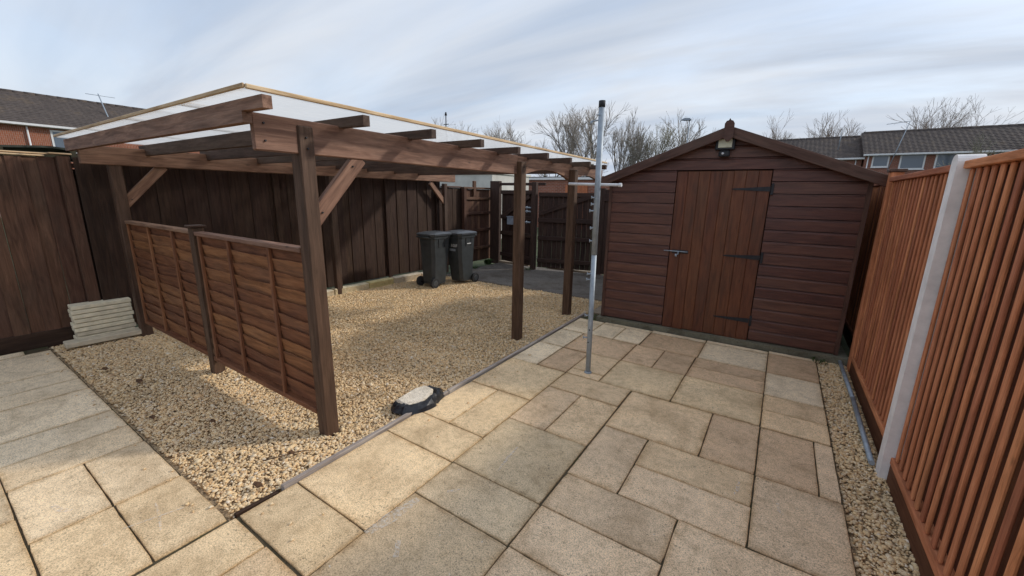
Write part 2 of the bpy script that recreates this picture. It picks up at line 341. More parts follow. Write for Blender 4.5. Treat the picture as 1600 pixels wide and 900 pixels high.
def gravel(name, pts, size, label, IC=IC, IF=IF):
    nvs, nfs = len(IC), len(IF)
    n = len(pts); r = rng.lognormal(math.log(size), .32, n)
    sc = np.stack([r*rng.uniform(.8, 1.45, n), r*rng.uniform(.65, 1.1, n), r*rng.uniform(.35, .7, n)], 1)
    jit = IC[None]*(1+rng.uniform(-.28, .28, (n, nvs, 1)))+rng.uniform(-.12, .12, (n, nvs, 3))
    v = jit*sc[:, None, :]
    a = rng.uniform(0, 2*math.pi, n); tx = rng.normal(0, .35, n); ty = rng.normal(0, .35, n)
    ca, sa = np.cos(tx), np.sin(tx); y = v[..., 1]*ca[:, None]-v[..., 2]*sa[:, None]; z = v[..., 1]*sa[:, None]+v[..., 2]*ca[:, None]; v = np.stack([v[..., 0], y, z], -1)
    ca, sa = np.cos(ty), np.sin(ty); x = v[..., 0]*ca[:, None]+v[..., 2]*sa[:, None]; z = -v[..., 0]*sa[:, None]+v[..., 2]*ca[:, None]; v = np.stack([x, v[..., 1], z], -1)
    ca, sa = np.cos(a), np.sin(a); x = v[..., 0]*ca[:, None]-v[..., 1]*sa[:, None]; y = v[..., 0]*sa[:, None]+v[..., 1]*ca[:, None]; v = np.stack([x, y, v[..., 2]], -1)
    v += pts[:, None, :]
    me = bpy.data.meshes.new(name); nv = n*nvs; nf = n*nfs
    me.vertices.add(nv); me.vertices.foreach_set('co', v.reshape(-1).astype(np.float32))
    idx = (IF[None]+(np.arange(n)*nvs)[:, None, None]).reshape(-1).astype(np.int32)
    me.loops.add(nf*3); me.loops.foreach_set('vertex_index', idx); me.polygons.add(nf)
    me.polygons.foreach_set('loop_start', (np.arange(nf)*3).astype(np.int32)); me.update(calc_edges=True)
    c = PAL[rng.choice(len(PAL), n, p=PW/PW.sum())]*rng.uniform(1.25, 1.65, (n, 1))*np.array([1.05, 1.0, .91])*.87+np.array([.86, .74, .54])*.13
    c = c*np.array([1.04+.30*mnoise.noise((a*1.3, b*1.3, 2.0))+.14*mnoise.noise((a*4, b*4, 8.0)) for a, b in pts[:, :2]])[:, None]
    c *= np.minimum(1, .86/c.max(1, keepdims=True))   # keep the hue of the palest stones
    at = me.attributes.new('col', 'FLOAT_COLOR', 'POINT'); at.data.foreach_set('color', np.concatenate([np.repeat(c, nvs, 0), np.ones((nv, 1))], 1).reshape(-1).astype(np.float32))
    o = mobj(name, me, M_grav); return tag(o, label, 'gravel', kind='stuff')
def scatter(x0, x1, y0, y1, dens, zb):
    n = int((x1-x0)*(y1-y0)*dens); p = np.stack([rng.uniform(x0, x1, n), rng.uniform(y0, y1, n), np.zeros(n)], 1)
    p[:, 2] = zb+np.array([hz(a, b) for a, b in p[:, :2]])+rng.uniform(-.001, .009, n); return p
near = scatter(-6.15, -2.125, .69, 3.0, 7600, -.030); far = scatter(-5.85, -2.125, 3.0, 5.97, 6200, -.030)
gravel('gravel', near, .0078, 'loose honey and cream gravel on the near half of the carport floor')
gravel('gravel', far, .0092, 'honey gravel under the far half of the carport up to the concrete pad', OC, OF)
gravel('gravel', scatter(.50, .735, 1.2, 5.1, 8000, -.030), .0080, 'honey gravel strip between paving and orange fence')
# a few strays kicked on to the paving
st = np.stack([rng.uniform(-2.06, -1.7, 46), rng.uniform(.75, 4.7, 46), np.full(46, .006)], 1)
st2 = np.stack([rng.uniform(-5.9, -2.2, 26), .66-np.abs(rng.normal(0, .06, 26)), np.full(26, .006)], 1)
gravel('stray_gravel', np.concatenate([st, st2]), .0075, 'stray gravel chips lying on the paving edges')

# ------------------------------------------------------------------ patio
CREAM, TAN, BROWN, PALE, GREY = (.86, .645, .395), (.84, .615, .38), (.73, .515, .325), (.93, .755, .525), (.84, .625, .41)
patio = sheet('patio', -2.082, .49, -.6, 4.99, -.009, M_soil); tag(patio, 'paved patio of mixed sandstone coloured slabs in front of the shed', 'patio')
patio2 = sheet('side_patio', -6.15, -2.086, -1.2, .664, -.009, M_soil); tag(patio2, 'pale paved path running along the gravel to the left fence', 'patio')
def slab(par, x0, x1, y0, y1, col, gap=.0030):
    x0 += gap*rng.uniform(.6, 1.3); x1 -= gap*rng.uniform(.6, 1.3); y0 += gap*rng.uniform(.6, 1.3); y1 -= gap*rng.uniform(.6, 1.3)
    # outline with slightly chipped edges, then a worn arris
    pts = []
    cs = [(x0, y0), (x1, y0), (x1, y1), (x0, y1)]
    for i in range(4):
        a, b = Vector(cs[i]), Vector(cs[(i+1) % 4]); d = (b-a); nrm = Vector((-d.y, d.x)).normalized(); k = max(4, int(d.length/.05))
        for j in range(k):
            t = j/k; p = a+d*t+nrm*(max(0, mnoise.noise(((a+d*t).x*23, (a+d*t).y*23, 3)))*.004+(.004 if j == 0 else 0)); pts.append(p)
    n = len(pts); c = Vector(((x0+x1)/2, (y0+y1)/2)); z = rng.uniform(-.0015, .0015); tx, ty = rng.normal(0, .0016, 2)
    V = []
    for zz, s in ((-.045, 0), (-.003, 0), (0, .003)):
        for p in pts:
            q = p+(c-p).normalized()*s if s else p; V.append((q.x-c.x, q.y-c.y, zz))
    Fc = [tuple(range(2*n, 3*n))]
    for k in (0, 1):
        for i in range(n): j = (i+1) % n; Fc.append((k*n+i, k*n+j, (k+1)*n+j, (k+1)*n+i))
    me = pydata('slab', V, Fc); f = rng.uniform(.9, 1.08)
    M = Matrix.Translation((c.x, c.y, z)) @ Matrix.Rotation(tx, 4, 'X') @ Matrix.Rotation(ty, 4, 'Y')
    return mobj('paving_slab', me, M_slab, par, M, tuple(x*f for x in col))
S = [(-.86, -.235, 1.63, 1.94, GREY), (-.86, -.55, 1.94, 2.56, GREY), (-.55, .075, 1.94, 2.25, GREY), (-.55, .075, 2.25, 2.56, TAN), (-.86, -.235, 2.56, 3.19, TAN), (-.235, .075, 2.56, 3.19, BROWN),
     (.075, .385, 2.56, 3.18, BROWN), (.385, .487, 2.56, 3.18, GREY), (.075, .488, 3.19, 3.48, TAN), (.075, .488, 3.48, 3.78, TAN), (.075, .487, 3.78, 4.31, PALE), (.075, .487, 4.31, 4.90, BROWN),
     (.075, .49, 1.95, 2.56, GREY), (-.55, .075, 3.2, 3.78, CREAM), (-.545, .075, 3.78, 4.05, BROWN), (-.54, .075, 4.05, 4.31, BROWN), (-.53, .075, 4.31, 4.85, PALE), (-1.16, -.55, 3.2, 3.78, CREAM),
     (-1.15, -.85, 3.78, 4.31, BROWN), (-.85, -.545, 3.78, 4.31, BROWN), (-1.13, -.53, 4.31, 4.82, BROWN), (-1.48, -1.16, 3.33, 3.78, TAN), (-1.48, -1.16, 3.21, 3.33, TAN), (-1.785, -1.48, 3.21, 3.76, BROWN),
     (-1.78, -1.155, 3.77, 4.32, BROWN), (-2.08, -1.79, 3.2, 3.77, PALE), (-2.08, -1.785, 3.77, 4.31, PALE), (-2.08, -1.735, 4.32, 4.87, PALE), (-1.735, -1.435, 4.33, 4.81, PALE), (-1.435, -1.135, 4.33, 4.82, PALE),
     (-1.48, -.865, 2.87, 3.2, TAN), (-1.48, -1.18, 2.25, 2.87, GREY), (-1.18, -.865, 2.25, 2.87, TAN), (-1.48, -.865, 1.63, 2.25, (.70, .54, .345)), (-1.48, -.86, 1.32, 1.63, (.70, .54, .35)), (-1.48, -.86, .70, 1.32, (.60, .45, .285)),
     (-.86, -.235, 1.32, 1.63, GREY), (-.86, -.235, .70, 1.32, GREY), (-.235, .38, 1.32, 1.94, GREY), (.38, .49, 1.32, 1.94, GREY), (-.235, .49, .7, 1.32, TAN),
     (-2.08, -1.48, .70, 1.00, CREAM), (-2.08, -1.48, 1.0, 1.63, CREAM), (-2.08, -1.48, 1.63, 1.94, CREAM), (-2.08, -1.79, 1.94, 2.56, CREAM), (-1.79, -1.48, 1.94, 2.56, CREAM), (-2.08, -1.48, 2.56, 3.2, CREAM),
     (-2.082, -1.785, .08, .69, CREAM), (-1.785, -1.48, .08, .69, TAN), (-1.48, -.86, .08, .70, BROWN), (-.86, -.235, .08, .70, GREY), (-.235, .49, .08, .7, GREY),
     (-1.735, -1.135, 4.82, 4.90, PALE), (-1.135, -.53, 4.83, 4.92, PALE), (-.53, .075, 4.86, 4.94, PALE), (.075, .487, 4.90, 4.97, PALE),
     (-2.08, -1.4, -.55, .08, CREAM), (-1.4, -.7, -.55, .08, TAN), (-.7, 0, -.55, .08, GREY), (0, .49, -.55, .08, GREY)]
for s in S: slab(patio, *s)
L2C = (.88, .685, .45)
S2 = [(-5.97, -5.19, .06, .66, PALE), (-5.19, -4.86, .06, .66, PALE), (-4.86, -4.55, .06, .66, PALE), (-4.55, -3.94, .06, .66, PALE), (-3.94, -3.59, .06, .66, PALE), (-3.59, -3.27, .08, .66, L2C),
      (-3.27, -2.68, .375, .66, L2C), (-3.27, -2.68, .08, .375, L2C), (-2.68, -2.10, .375, .664, CREAM), (-2.68, -2.10, .08, .375, CREAM),
      (-6.12, -5.97, -.4, .5, PALE), (-5.97, -5.3, -.55, .06, PALE), (-5.3, -4.6, -.55, .06, PALE), (-4.6, -4.2, -.55, .06, PALE), (-4.2, -3.59, -.55, .06, L2C), (-3.59, -2.95, -.55, .08, L2C), (-2.95, -2.4, -.55, .08, CREAM), (-2.4, -2.10, -.55, .08, CREAM)]
for s in S2: slab(patio2, *s)
# chalk cross and scuffs left on slabs
def mark(pts, w, nm='chalk_mark', z=.0035):
    V = []; Fc = []
    for i, p in enumerate(pts):
        p = Vector(p); q = Vector(pts[min(i+1, len(pts)-1)])-Vector(pts[max(i-1, 0)]); nn = Vector((-q.y, q.x)).normalized()*w/2*(1 if 0 < i < len(pts)-1 else .5)
        V += [(p.x-nn.x, p.y-nn.y, z), (p.x+nn.x, p.y+nn.y, z)]
    for i in range(len(pts)-1): Fc.append((2*i, 2*i+1, 2*i+3, 2*i+2))
    return V, Fc
def marks(par, lst):
    V = []; Fc = []
    for pts, w in lst:
        v, f = mark(pts, w); k = len(V); V += v; Fc += [tuple(i+k for i in q) for q in f]
    return mobj('chalk_mark', pydata('chalk', V, Fc), M_chalk, par)
marks(patio2, [([(-2.44, .35), (-2.40, .47), (-2.36, .58)], .014), ([(-2.52, .50), (-2.40, .48), (-2.28, .45)], .014), ([(-2.93, .20), (-2.86, .21), (-2.80, .245)], .03)])
marks(patio, [([(-1.46, .99), (-1.44, 1.12), (-1.42, 1.29)], .075), ([(-1.20, 1.72), (-1.22, 1.86), (-1.23, 1.98)], .02), ([(-.01, 2.30), (.0, 2.36), (0, 2.44)], .02), ([(.20, 2.28), (.19, 2.36)], .025), ([(-1.3, 1.05), (-1.24, .98)], .05), ([(-1.33, 1.42), (-1.28, 1.47)], .04)])
# edging boards
ed = thing('timber_edging', 'weathered grey timber edging between the gravel and the patio', 'edging', (-2.1, .9, 0))
for a, b, dx in ((.93, 2.28, .006), (2.29, 3.75, -.004), (3.76, 5.10, .0)): bar('edging_board', (-2.108+dx, a, -.028), (-2.108, b, -.028), .032, .085, M_edge, ed)
ed2 = thing('timber_edging', 'short rotten brown edging board at the near corner of the gravel', 'edging', (-2.12, .8, 0))
bar('edging_board', (-2.125, .70, -.04), (-2.118, .92, -.045), .022, .06, M_rear, ed2)

# ------------------------------------------------------------------ concrete pad
pad = tag(blk('concrete_pad', (-5.55, 5.97, -.09), (-1.95, 7.95, -.004), M_conc, bev=.01), 'grey concrete pad in front of the gates', 'concrete pad', kind='structure')
for x0, x1, y in ((-5.60, -4.75, 7.93), (-4.25, -3.1, 7.93)):
    tag(blk('gate_kerb', (x0, y, -.05), (x1, y+.12, .035), M_kerb, bev=.012, color=(.40, .33, .25)), 'low worn kerb under the gate on the %s side' % ('bin' if x0 < -5 else 'shed'), 'kerb')

# ------------------------------------------------------------------ left fence
lf = thing('close_board_fence', 'tall brown vertical board fence behind the stacked slabs on the left', 'fence', (-6.22, .5, 0))
y = -1.6; i = 0
while y < 1.02:
    w = .102+.014*random.random(); x = -6.225+(.013 if i % 2 else 0); hgt = 1.885+random.uniform(-.008, .004)
    bar('board', (x, y+w/2, .13), (x+random.uniform(-.004, .004), y+w/2+random.uniform(-.006, .006), hgt), w+.004, .02, M_left, lf, upv=(1, 0, 0), bev=.003)
    y += w-.002+(.009 if i % 3 == 1 else 0); i += 1
blk('gravel_board', (-6.24, -1.6, -.04), (-6.195, 1.28, .142), M_rear, lf)
blk('capping_rail', (-6.25, -1.6, 1.89), (-6.185, .96, 1.905), M_pale, lf); blk('capping_rail', (-6.25, -1.6, 1.912), (-6.20, .99, 1.926), M_pale, lf)
blk('post', (-6.20, 1.03, 0), (-6.13, 1.125, 1.90), M_left, lf); blk('post', (-6.235, 1.135, 0), (-6.20, 1.30, 1.78), M_rear, lf); blk('post_cap', (-6.25, .98, 1.915), (-6.12, 1.14, 1.93), M_pale, lf)
blk('rail', (-6.20, 1.10, 1.79), (-6.15, 1.40, 1.835), M_left, lf)
# sagging neighbour roof behind it
nr = thing('lean_to_roof', 'sagging dark felt lean-to roof edge behind the left fence', 'roof', (-6.6, .3, 1.9))
V = []; Fc = []; n = 40
for k in range(n+1):
    yy = -1.6+2.86*k/n; sag = -.035*abs(math.sin((yy+.15)/.62*math.pi*.5+.2)); 
    V += [(-6.33, yy, 2.005+sag), (-6.33, yy, 1.985+sag), (-7.9, yy, 1.995+sag), (-7.9, yy, 2.02+sag)]
for k in range(n):
    a = 4*k
    for q in range(4): Fc.append((a+q, a+(q+1) % 4, a+4+(q+1) % 4, a+4+q))
Fc += [(0, 3, 2, 1), (4*n, 4*n+1, 4*n+2, 4*n+3)]
mobj('felt_sheet', pydata('felt', V, Fc, False), M_felt, nr)
for yy in (-.55, .05, .70, 1.19): bar('rafter', (-6.32, yy, 1.925), (-7.8, yy, 1.925), .045, .09, M_moss, nr)
blk('fascia', (-6.42, -1.6, 1.86), (-6.38, 1.25, 1.95), M_moss, nr)

# ------------------------------------------------------------------ rear fence
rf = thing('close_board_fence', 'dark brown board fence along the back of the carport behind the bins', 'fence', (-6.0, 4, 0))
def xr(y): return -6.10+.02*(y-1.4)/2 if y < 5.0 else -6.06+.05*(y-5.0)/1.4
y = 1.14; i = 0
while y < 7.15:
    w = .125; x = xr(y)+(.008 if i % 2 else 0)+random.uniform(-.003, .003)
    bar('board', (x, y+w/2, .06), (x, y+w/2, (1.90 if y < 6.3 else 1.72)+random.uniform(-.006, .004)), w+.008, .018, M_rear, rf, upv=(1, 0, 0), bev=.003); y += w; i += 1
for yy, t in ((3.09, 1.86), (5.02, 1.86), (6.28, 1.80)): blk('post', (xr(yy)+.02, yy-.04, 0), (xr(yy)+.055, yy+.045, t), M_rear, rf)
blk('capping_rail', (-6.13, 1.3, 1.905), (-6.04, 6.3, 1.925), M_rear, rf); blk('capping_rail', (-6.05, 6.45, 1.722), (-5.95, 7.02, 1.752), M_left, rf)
rp_ = thing('fence_panel', 'brown fence panel with horizontal rails between the bins and the gates', 'fence', (-5.9, 7.5, 0))
for k in range(9):
    yy = 7.10+.107*k; bar('board', (-5.93+(.005 if k % 2 else 0), yy+.05, .05), (-5.93, yy+.05, 1.70), .11, .016, M_left, rp_, upv=(1, 0, 0), bev=.002)
blk('post', (-5.94, 7.0, 0), (-5.86, 7.085, 1.70), M_left, rp_)
for z in (.36, .78, 1.17, 1.50): blk('rail', (-5.915, 7.09, z-.03), (-5.875, 8.02, z+.03), M_left, rp_)
blk('capping_rail', (-5.96, 7.0, 1.705), (-5.86, 8.04, 1.745), M_left, rp_)
blk('block', (-5.90, 7.33, 1.55), (-5.855, 7.42, 1.88), M_left, rp_)
# kerb along rear
kc = [(.75, .68, .53), (.80, .72, .52), (.78, .68, .36), (.66, .59, .48), (.66, .59, .48)]
for k, (a, b, z) in enumerate(((2.9, 3.72, .065), (3.73, 4.35, .075), (4.36, 4.86, .08), (4.87, 5.5, .085), (5.51, 6.1, .075))):
    xa = -5.84+.13*(a-3.5)/1.8
    o = bar('kerb_stone', (xa-.06, a, z/2-.03), (xa-.06+.13*(b-a)/1.8, b, z/2-.03), .13, z+.06, M_kerb, None, bev=.012, color=kc[k])
    tag(o, ['pale kerb stone half hidden behind the near carport post', 'cream kerb stone left of the yellowed one under the rear fence', 'yellow stained kerb stone under the rear fence', 'grey kerb stone just left of the bins', 'kerb stone hidden behind the bins'][k], 'kerb stone', 'kerb stones along the rear fence')

# ------------------------------------------------------------------ carport
cp = thing('carport', 'brown timber carport with translucent flat roof over the gravel', 'carport', (-4, 3.5, 0))
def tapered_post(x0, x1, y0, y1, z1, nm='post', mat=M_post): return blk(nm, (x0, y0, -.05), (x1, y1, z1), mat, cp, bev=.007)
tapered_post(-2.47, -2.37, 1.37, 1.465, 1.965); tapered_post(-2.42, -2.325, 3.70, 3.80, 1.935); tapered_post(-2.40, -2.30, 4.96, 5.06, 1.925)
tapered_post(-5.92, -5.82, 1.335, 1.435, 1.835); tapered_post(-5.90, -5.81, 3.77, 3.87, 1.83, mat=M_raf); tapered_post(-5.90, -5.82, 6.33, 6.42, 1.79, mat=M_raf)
# front beam in two lengths, the far one with an arched soffit
blk('beam', (-2.415, 1.135, 1.808), (-2.382, 3.72, 1.998), M_car, cp, bev=.006)
V = []; pr = [(3.725, 1.80), (3.83, 1.80)]
for k in range(15):
    t = k/14; pr.append((3.83+1.12*t, 1.80+.085*math.sin(math.pi*t)**.8))
pr += [(5.08, 1.80)]
for k in range(11):
    t = k/10; pr.append((5.10+.90*t, 1.80+.075*math.sin(math.pi*t)**.8))
pr += [(6.12, 1.80), (6.12, 1.985), (3.725, 1.992)]
prism('beam', [(yy, z) for yy, z in pr], .014, -.030, M_car, cp, M=Matrix.Translation((-2.40, 0, 0)) @ Matrix(((0, 1, 0, 0), (1, 0, 0, 0), (0, 0, 1, 0), (0, 0, 0, 1))))
blk('beam', (-5.86, 1.13, 1.825), (-5.81, 6.66, 2.005), M_car, cp, bev=.006)
# rafters, notched at the front end
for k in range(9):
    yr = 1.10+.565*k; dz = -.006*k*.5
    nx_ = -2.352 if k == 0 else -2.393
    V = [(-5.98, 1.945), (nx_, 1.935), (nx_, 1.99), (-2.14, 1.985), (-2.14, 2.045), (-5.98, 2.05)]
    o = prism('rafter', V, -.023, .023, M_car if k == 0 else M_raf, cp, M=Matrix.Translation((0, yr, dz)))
# braces
def brace(x, p, q, t=.045, w=.095, mat=M_car): bar('brace', (x, *p), (x, *q), t, w, mat, cp, upv=(0, 0, 1))
brace(-2.415, (1.44, 1.42), (1.80, 1.82)); brace(-5.865, (1.40, 1.42), (1.79, 1.84)); brace(-5.865, (6.38, 1.40), (5.97, 1.80), mat=M_car)
for x, yy, z in ((-2.381, 1.19, 1.86), (-2.381, 1.19, 1.95), (-2.369, 1.415, 1.90), (-2.369, 1.42, 1.84), (-2.324, 3.75, 1.88), (-2.391, 1.49, 1.47), (-2.391, 1.73, 1.76), (-5.841, 1.47, 1.48)): tubes('bolt_head', [((x, yy, z), (x+.008, yy, z), .006, .005)], M_black, cp, 8)
# translucent sheets and edge battens
xs = [-5.95, -4.92, -3.90, -2.95, -2.2]
for a, b in zip(xs[:-1], xs[1:]):
    n = max(4, int((b-a)/.05)); V = []; Fc = []
    for i in range(n+1):
        x = a+.004+(b-a-.008)*i/n; dz = .004*(i % 2)
        V += [(x, 1.03, 2.062+dz), (x, 5.75, 2.045+dz), (x, 1.03, 2.072+dz), (x, 5.75, 2.055+dz)]
    for i in range(n):
        k = 4*i; Fc += [(k, k+1, k+5, k+4), (k+2, k+6, k+7, k+3), (k, k+4, k+6, k+2), (k+1, k+3, k+7, k+5)]
    Fc += [(0, 2, 3, 1), (4*n, 4*n+1, 4*n+3, 4*n+2)]
    mobj('roof_sheet', pydata('roof_sheet', V, Fc), M_sheet, cp)
for x in xs[1:-1]: bar('joint_strip', (x, 1.025, 2.082), (x, 5.76, 2.065), .035, .008, M_pale, cp, bev=.002)
bar('edge_batten', (-6.0, 1.024, 2.078), (-2.19, 1.024, 2.078), .014, .022, M_pale, cp); bar('edge_batten', (-2.188, 1.03, 2.076), (-2.188, 5.76, 2.058), .016, .022, M_pale, cp)

# lap panels under the carport
def lap_panel(x0, x1, y, z0, z1, bats, label):
    t = thing('lap_panel', label, 'fence panel', ((x0+x1)/2, y, z0), group='lap panels across the near end of the carport')
    n = 11; Wd = x1-x0
    for k in range(n):
        za = z0+.04+(z1-z0-.07)*k/n; zb = za+(z1-z0-.07)/n+.026; V = []; m = 26; s0 = random.random()*50
        for i in range(m+1):
            x = x0+.02+(Wd-.04)*i/m; wv = .016*mnoise.noise((x*2.6+s0, k*3.7, 1))+.005*mnoise.noise((x*9+s0, k, 2))
            V += [(x, y-.004, za), (x, y-.028, zb+wv), (x, y+.006, za), (x, y-.020, zb+wv)]
        Fc = []
        for i in range(m):
            a = 4*i; Fc += [(a, a+4, a+5, a+1), (a+2, a+3, a+7, a+6), (a, a+2, a+6, a+4), (a+1, a+5, a+7, a+3)]
        c = Vector(((x0+x1)/2, y, za)); V = [tuple(Vector(p)-c) for p in V]
        me = pydata('lap_slat', V, Fc); mobj('lap_slat', me, M_lap, t, Matrix.Translation(c))
    for b in bats: blk('batten', (b-.014, y-.046, z0+.002), (b+.014, y-.0225, z1-.03), M_lap, t)
    blk('bottom_rail', (x0, y-.047, z0), (x1, y+.016, z0+.036), M_lap, t); blk('top_rail', (x0, y-.050, z1-.032), (x1, y+.02, z1), M_car, t)
lap_panel(-4.05, -2.475, 1.415, .115, 1.255, (-4.0, -3.48, -2.88), 'right hand lap panel between the middle stub post and the tall corner post')
lap_panel(-5.80, -4.16, 1.415, .125, 1.262, (-5.77, -5.18, -4.58), 'left hand lap panel beside the stacked slabs')
sp = thing('stub_post', 'short capped post between the two lap panels', 'post', (-4.1, 1.4, 0))
blk('shaft', (-4.15, 1.362, -.05), (-4.06, 1.45, 1.285), M_post, sp); blk('cap', (-4.165, 1.345, 1.287), (-4.045, 1.465, 1.305), M_post, sp)
# brown stain-coloured foot bolts
# ------------------------------------------------------------------ slab stack
fs = bar('kerb_slab', (-5.93, .755, .026), (-5.905, 1.43, .026), .15, .052, M_cast2, None, bev=.006); tag(fs, 'long concrete slab lying on the gravel before the slab stack', 'slab')
for k in range(8):
    j = random.uniform(-.008, .008)
    o = bar('spare_slab', (-6.085+random.uniform(-.006, .006), .865+j, .035+.048*k), (-6.075, 1.335+j, .035+.048*k), .16, .0405, M_cast if k != 1 else M_cast2, None, bev=.004)
    tag(o, 'pale concrete slab, %s of the stack by the left fence' % ['lowest', 'darker second from bottom', 'third from bottom', 'fourth from bottom', 'fourth from top', 'third from top', 'second from top', 'topmost'][k], 'slab', 'slabs stacked by the left fence')

# ------------------------------------------------------------------ shed
SA = math.atan2(.10, 2.46)
shed = thing('garden_shed', 'dark reddish brown wooden garden shed with apex roof and plank door', 'shed', (-.585, 5.05, 0), SA)
SF = F(shed); HW = 1.235; EV, RG = 1.80, 2.27; DEP = 2.1
# carcass behind the cladding
prof = [(-HW+.012, .06), (HW-.012, .06), (HW-.012, EV-.03), (0, RG-.04), (-HW+.012, EV-.03)]
prism('shell', prof, .03, DEP, M_rear, shed, M=SF)
def clad(x0, x1, z0, z1, cut=False):
    # one shiplap board with a scooped top edge; ends cut to the roof slope in the gable
    def xl(z): return x0 if not cut else max(x0, -HW*(RG-z)/(RG-EV) if z > EV else x0)
    def xh(z): return x1 if not cut else min(x1, HW*(RG-z)/(RG-EV) if z > EV else x1)
    pf = [(-.003, z0+.006), (-.011, z0+.007), (-.011, z1-.018), (-.006, z1-.011), (-.002, z1-.008), (.0, z1)]
    V = []
    zc = (z0+z1)/2; xc = (x0+x1)/2
    for yy, z in pf: V += [(xl(z)-xc, yy, z-zc), (xh(z)-xc, yy, z-zc)]
    V += [(xl(z1)-xc, .02, z1-zc), (xh(z1)-xc, .02, z1-zc), (xl(z0)-xc, .02, z0+.002-zc), (xh(z0)-xc, .02, z0+.002-zc)]
    m = len(V)//2; Fc = [(2*i, 2*i+1, 2*i+3, 2*i+2) for i in range(m-1)]+[(2*m-2, 2*m-1, 1, 0), tuple(2*i for i in range(m))[::-1], tuple(2*i+1 for i in range(m))]
    me = pydata('cladding', V, Fc); bm = bmesh.new(); bm.from_mesh(me); bmesh.ops.recalc_face_normals(bm, faces=bm.faces); bm.to_mesh(me); bm.free()
    return mobj('cladding_board', me, M_shed, shed, SF @ Matrix.Translation((xc, 0, zc)))
DX0, DX1, DT = -.475, .44, 1.885
PT = .1225; z = .055; k = 0
while z < RG-.06:
    z1 = z+PT
    if z1 <= DT+.01: clad(-HW, DX0-.008, z, z1, True); clad(DX1+.008, HW, z, z1, True)
    else: clad(-HW, HW, z, min(z1, RG-.02), True)
    z = z1; k += 1
# side walls
for s in (-1, 1):
    z = .055
    while z < EV-.05:
        bar('cladding_board', SF @ Vector((s*(HW+.004), 0.02, z+PT/2)), SF @ Vector((s*(HW+.004), DEP, z+PT/2)), .014, PT-.006, M_shed, shed); z += PT
    blk('corner_trim', (s*HW-.02 if s > 0 else -HW-.018, -.024, .05), (HW+.018 if s > 0 else -HW+.02, -.0145, EV-.01), M_trim, shed, SF)
# roof
for s in (-1, 1):
    a = SF @ Vector((s*.0, -.10, RG+.028)); sl = (RG-EV)/HW; xe = HW+.13
    V = [(0, -.10, RG+.02), (s*xe, -.10, RG+.02-sl*xe), (s*xe, DEP+.1, RG+.02-sl*xe), (0, DEP+.1, RG+.02)]
    V += [(x, y_, z_+.025) for x, y_, z_ in V]
    me = pydata('roof_half', V, [(0, 1, 2, 3), (4, 7, 6, 5), (0, 4, 5, 1), (1, 5, 6, 2), (2, 6, 7, 3), (3, 7, 4, 0)]); mobj('roof_panel', me, M_felt, shed, SF)
    p = Vector((0, -.113, RG+.005)); q = Vector((s*(xe+.01), -.113, RG+.005-sl*(xe+.01)))
    bar('barge_board', SF @ p, SF @ q, .022, .098, M_trim, shed)
# finial
fp = [(-.045, RG-.06), (-.01, RG-.10), (.01, RG-.10), (.045, RG-.06), (.045, RG+.075), (.03, RG+.10), (.012, RG+.105), (0, RG+.125), (-.012, RG+.105), (-.03, RG+.10), (-.045, RG+.075)]
prism('finial', fp, -.150, -.126, M_trim, shed, M=SF)
# door
door_parts = []
wb = (DX1-DX0)/8
for k in range(8):
    x0 = DX0+wb*k+.0008; x1 = DX0+wb*(k+1)-.0008
    blk('door_plank', (x0, -.016-.002*random.random(), .045+random.uniform(0, .012)), (x1, .006, DT-random.uniform(0, .004)), M_door, shed, SF, bev=.0035)
def hinge(z, x):
    prf = [(x-.36, z-.004), (x-.34, z-.012), (x-.02, z-.026), (x, z-.026), (x, z+.022), (x-.02, z+.022), (x-.34, z+.002)]
    h = prism('strap_hinge', prf, -.026, -.0205, M_black, shed, M=SF)
    blk('hinge_plate', (x+.004, -.022, z-.06), (x+.028, -.010, z+.055), M_black, h, SF, bev=.002)
    for q in (.06, .16, .26): tubes('bolt_head', [((x-q, -.031, z-.004), (x-q, -.024, z-.004), .006, .007)], M_black, h, 6, SF)
hinge(1.70, DX1+.005); hinge(.985, DX1+.005); hinge(.28, DX1-.01)
bl = blk('door_bolt', (DX0+.03, -.030, .965), (DX0+.205, -.0185, 1.0), M_black, shed, SF, bev=.002)
tubes('bolt_bar', [((DX0-.06, -.036, .985), (DX0+.20, -.036, .985), .006, .006), ((DX0+.10, -.038, .985), (DX0+.10, -.045, .945), .006, .006)], M_galv, bl, 8, SF)
tubes('padlock', [((DX0+.08, -.045, .955), (DX0+.08, -.045, .925), .013, .013)], M_galv, bl, 8, SF)
# plinth
pl = tag(prism('concrete_plinth', [(-HW-.05, -.03), (HW+.10, -.03), (HW+.10, .05), (-HW-.05, .045)], -.085, DEP+.05, M_plinth, None, M=SF), 'mossy concrete plinth under the garden shed', 'plinth')
# floodlight
fl = thing('floodlight', 'small black floodlight with motion sensor under the shed gable', 'light', tuple(SF @ Vector((-.02, 0, 2.16)))); FM = SF
blk('housing', (-.115, -.075, 2.095), (.07, -.028, 2.225), M_black, fl, FM, bev=.008); blk('lens', (-.088, -.080, 2.118), (.042, -.0755, 2.205), M_lens, fl, FM, bev=.002)
blk('sensor', (-.075, -.085, 2.025), (.03, -.02, 2.09), M_black, fl, FM, bev=.012); tubes('sensor_eye', [((-.035, -.094, 2.058), (-.035, -.084, 2.058), .008, .014)], M_white, fl, 10, FM)
tubes('bracket', [((-.025, -.005, 2.13), (-.025, -.03, 2.13), .018, .018), ((-.025, -.055, 2.105), (-.03, -.05, 2.08), .014, .014), ((-.02, -.04, 2.21), (-.09, -.01, 2.245), .005, .005)], M_black, fl, 8, FM)
# low slab beside shed corner
tag(blk('step_slab', (-2.05, 5.12, -.06), (-1.84, 5.55, .03), M_slab, color=(.40, .33, .25)), 'pale stone slab between the edging and the left corner of the shed', 'slab')

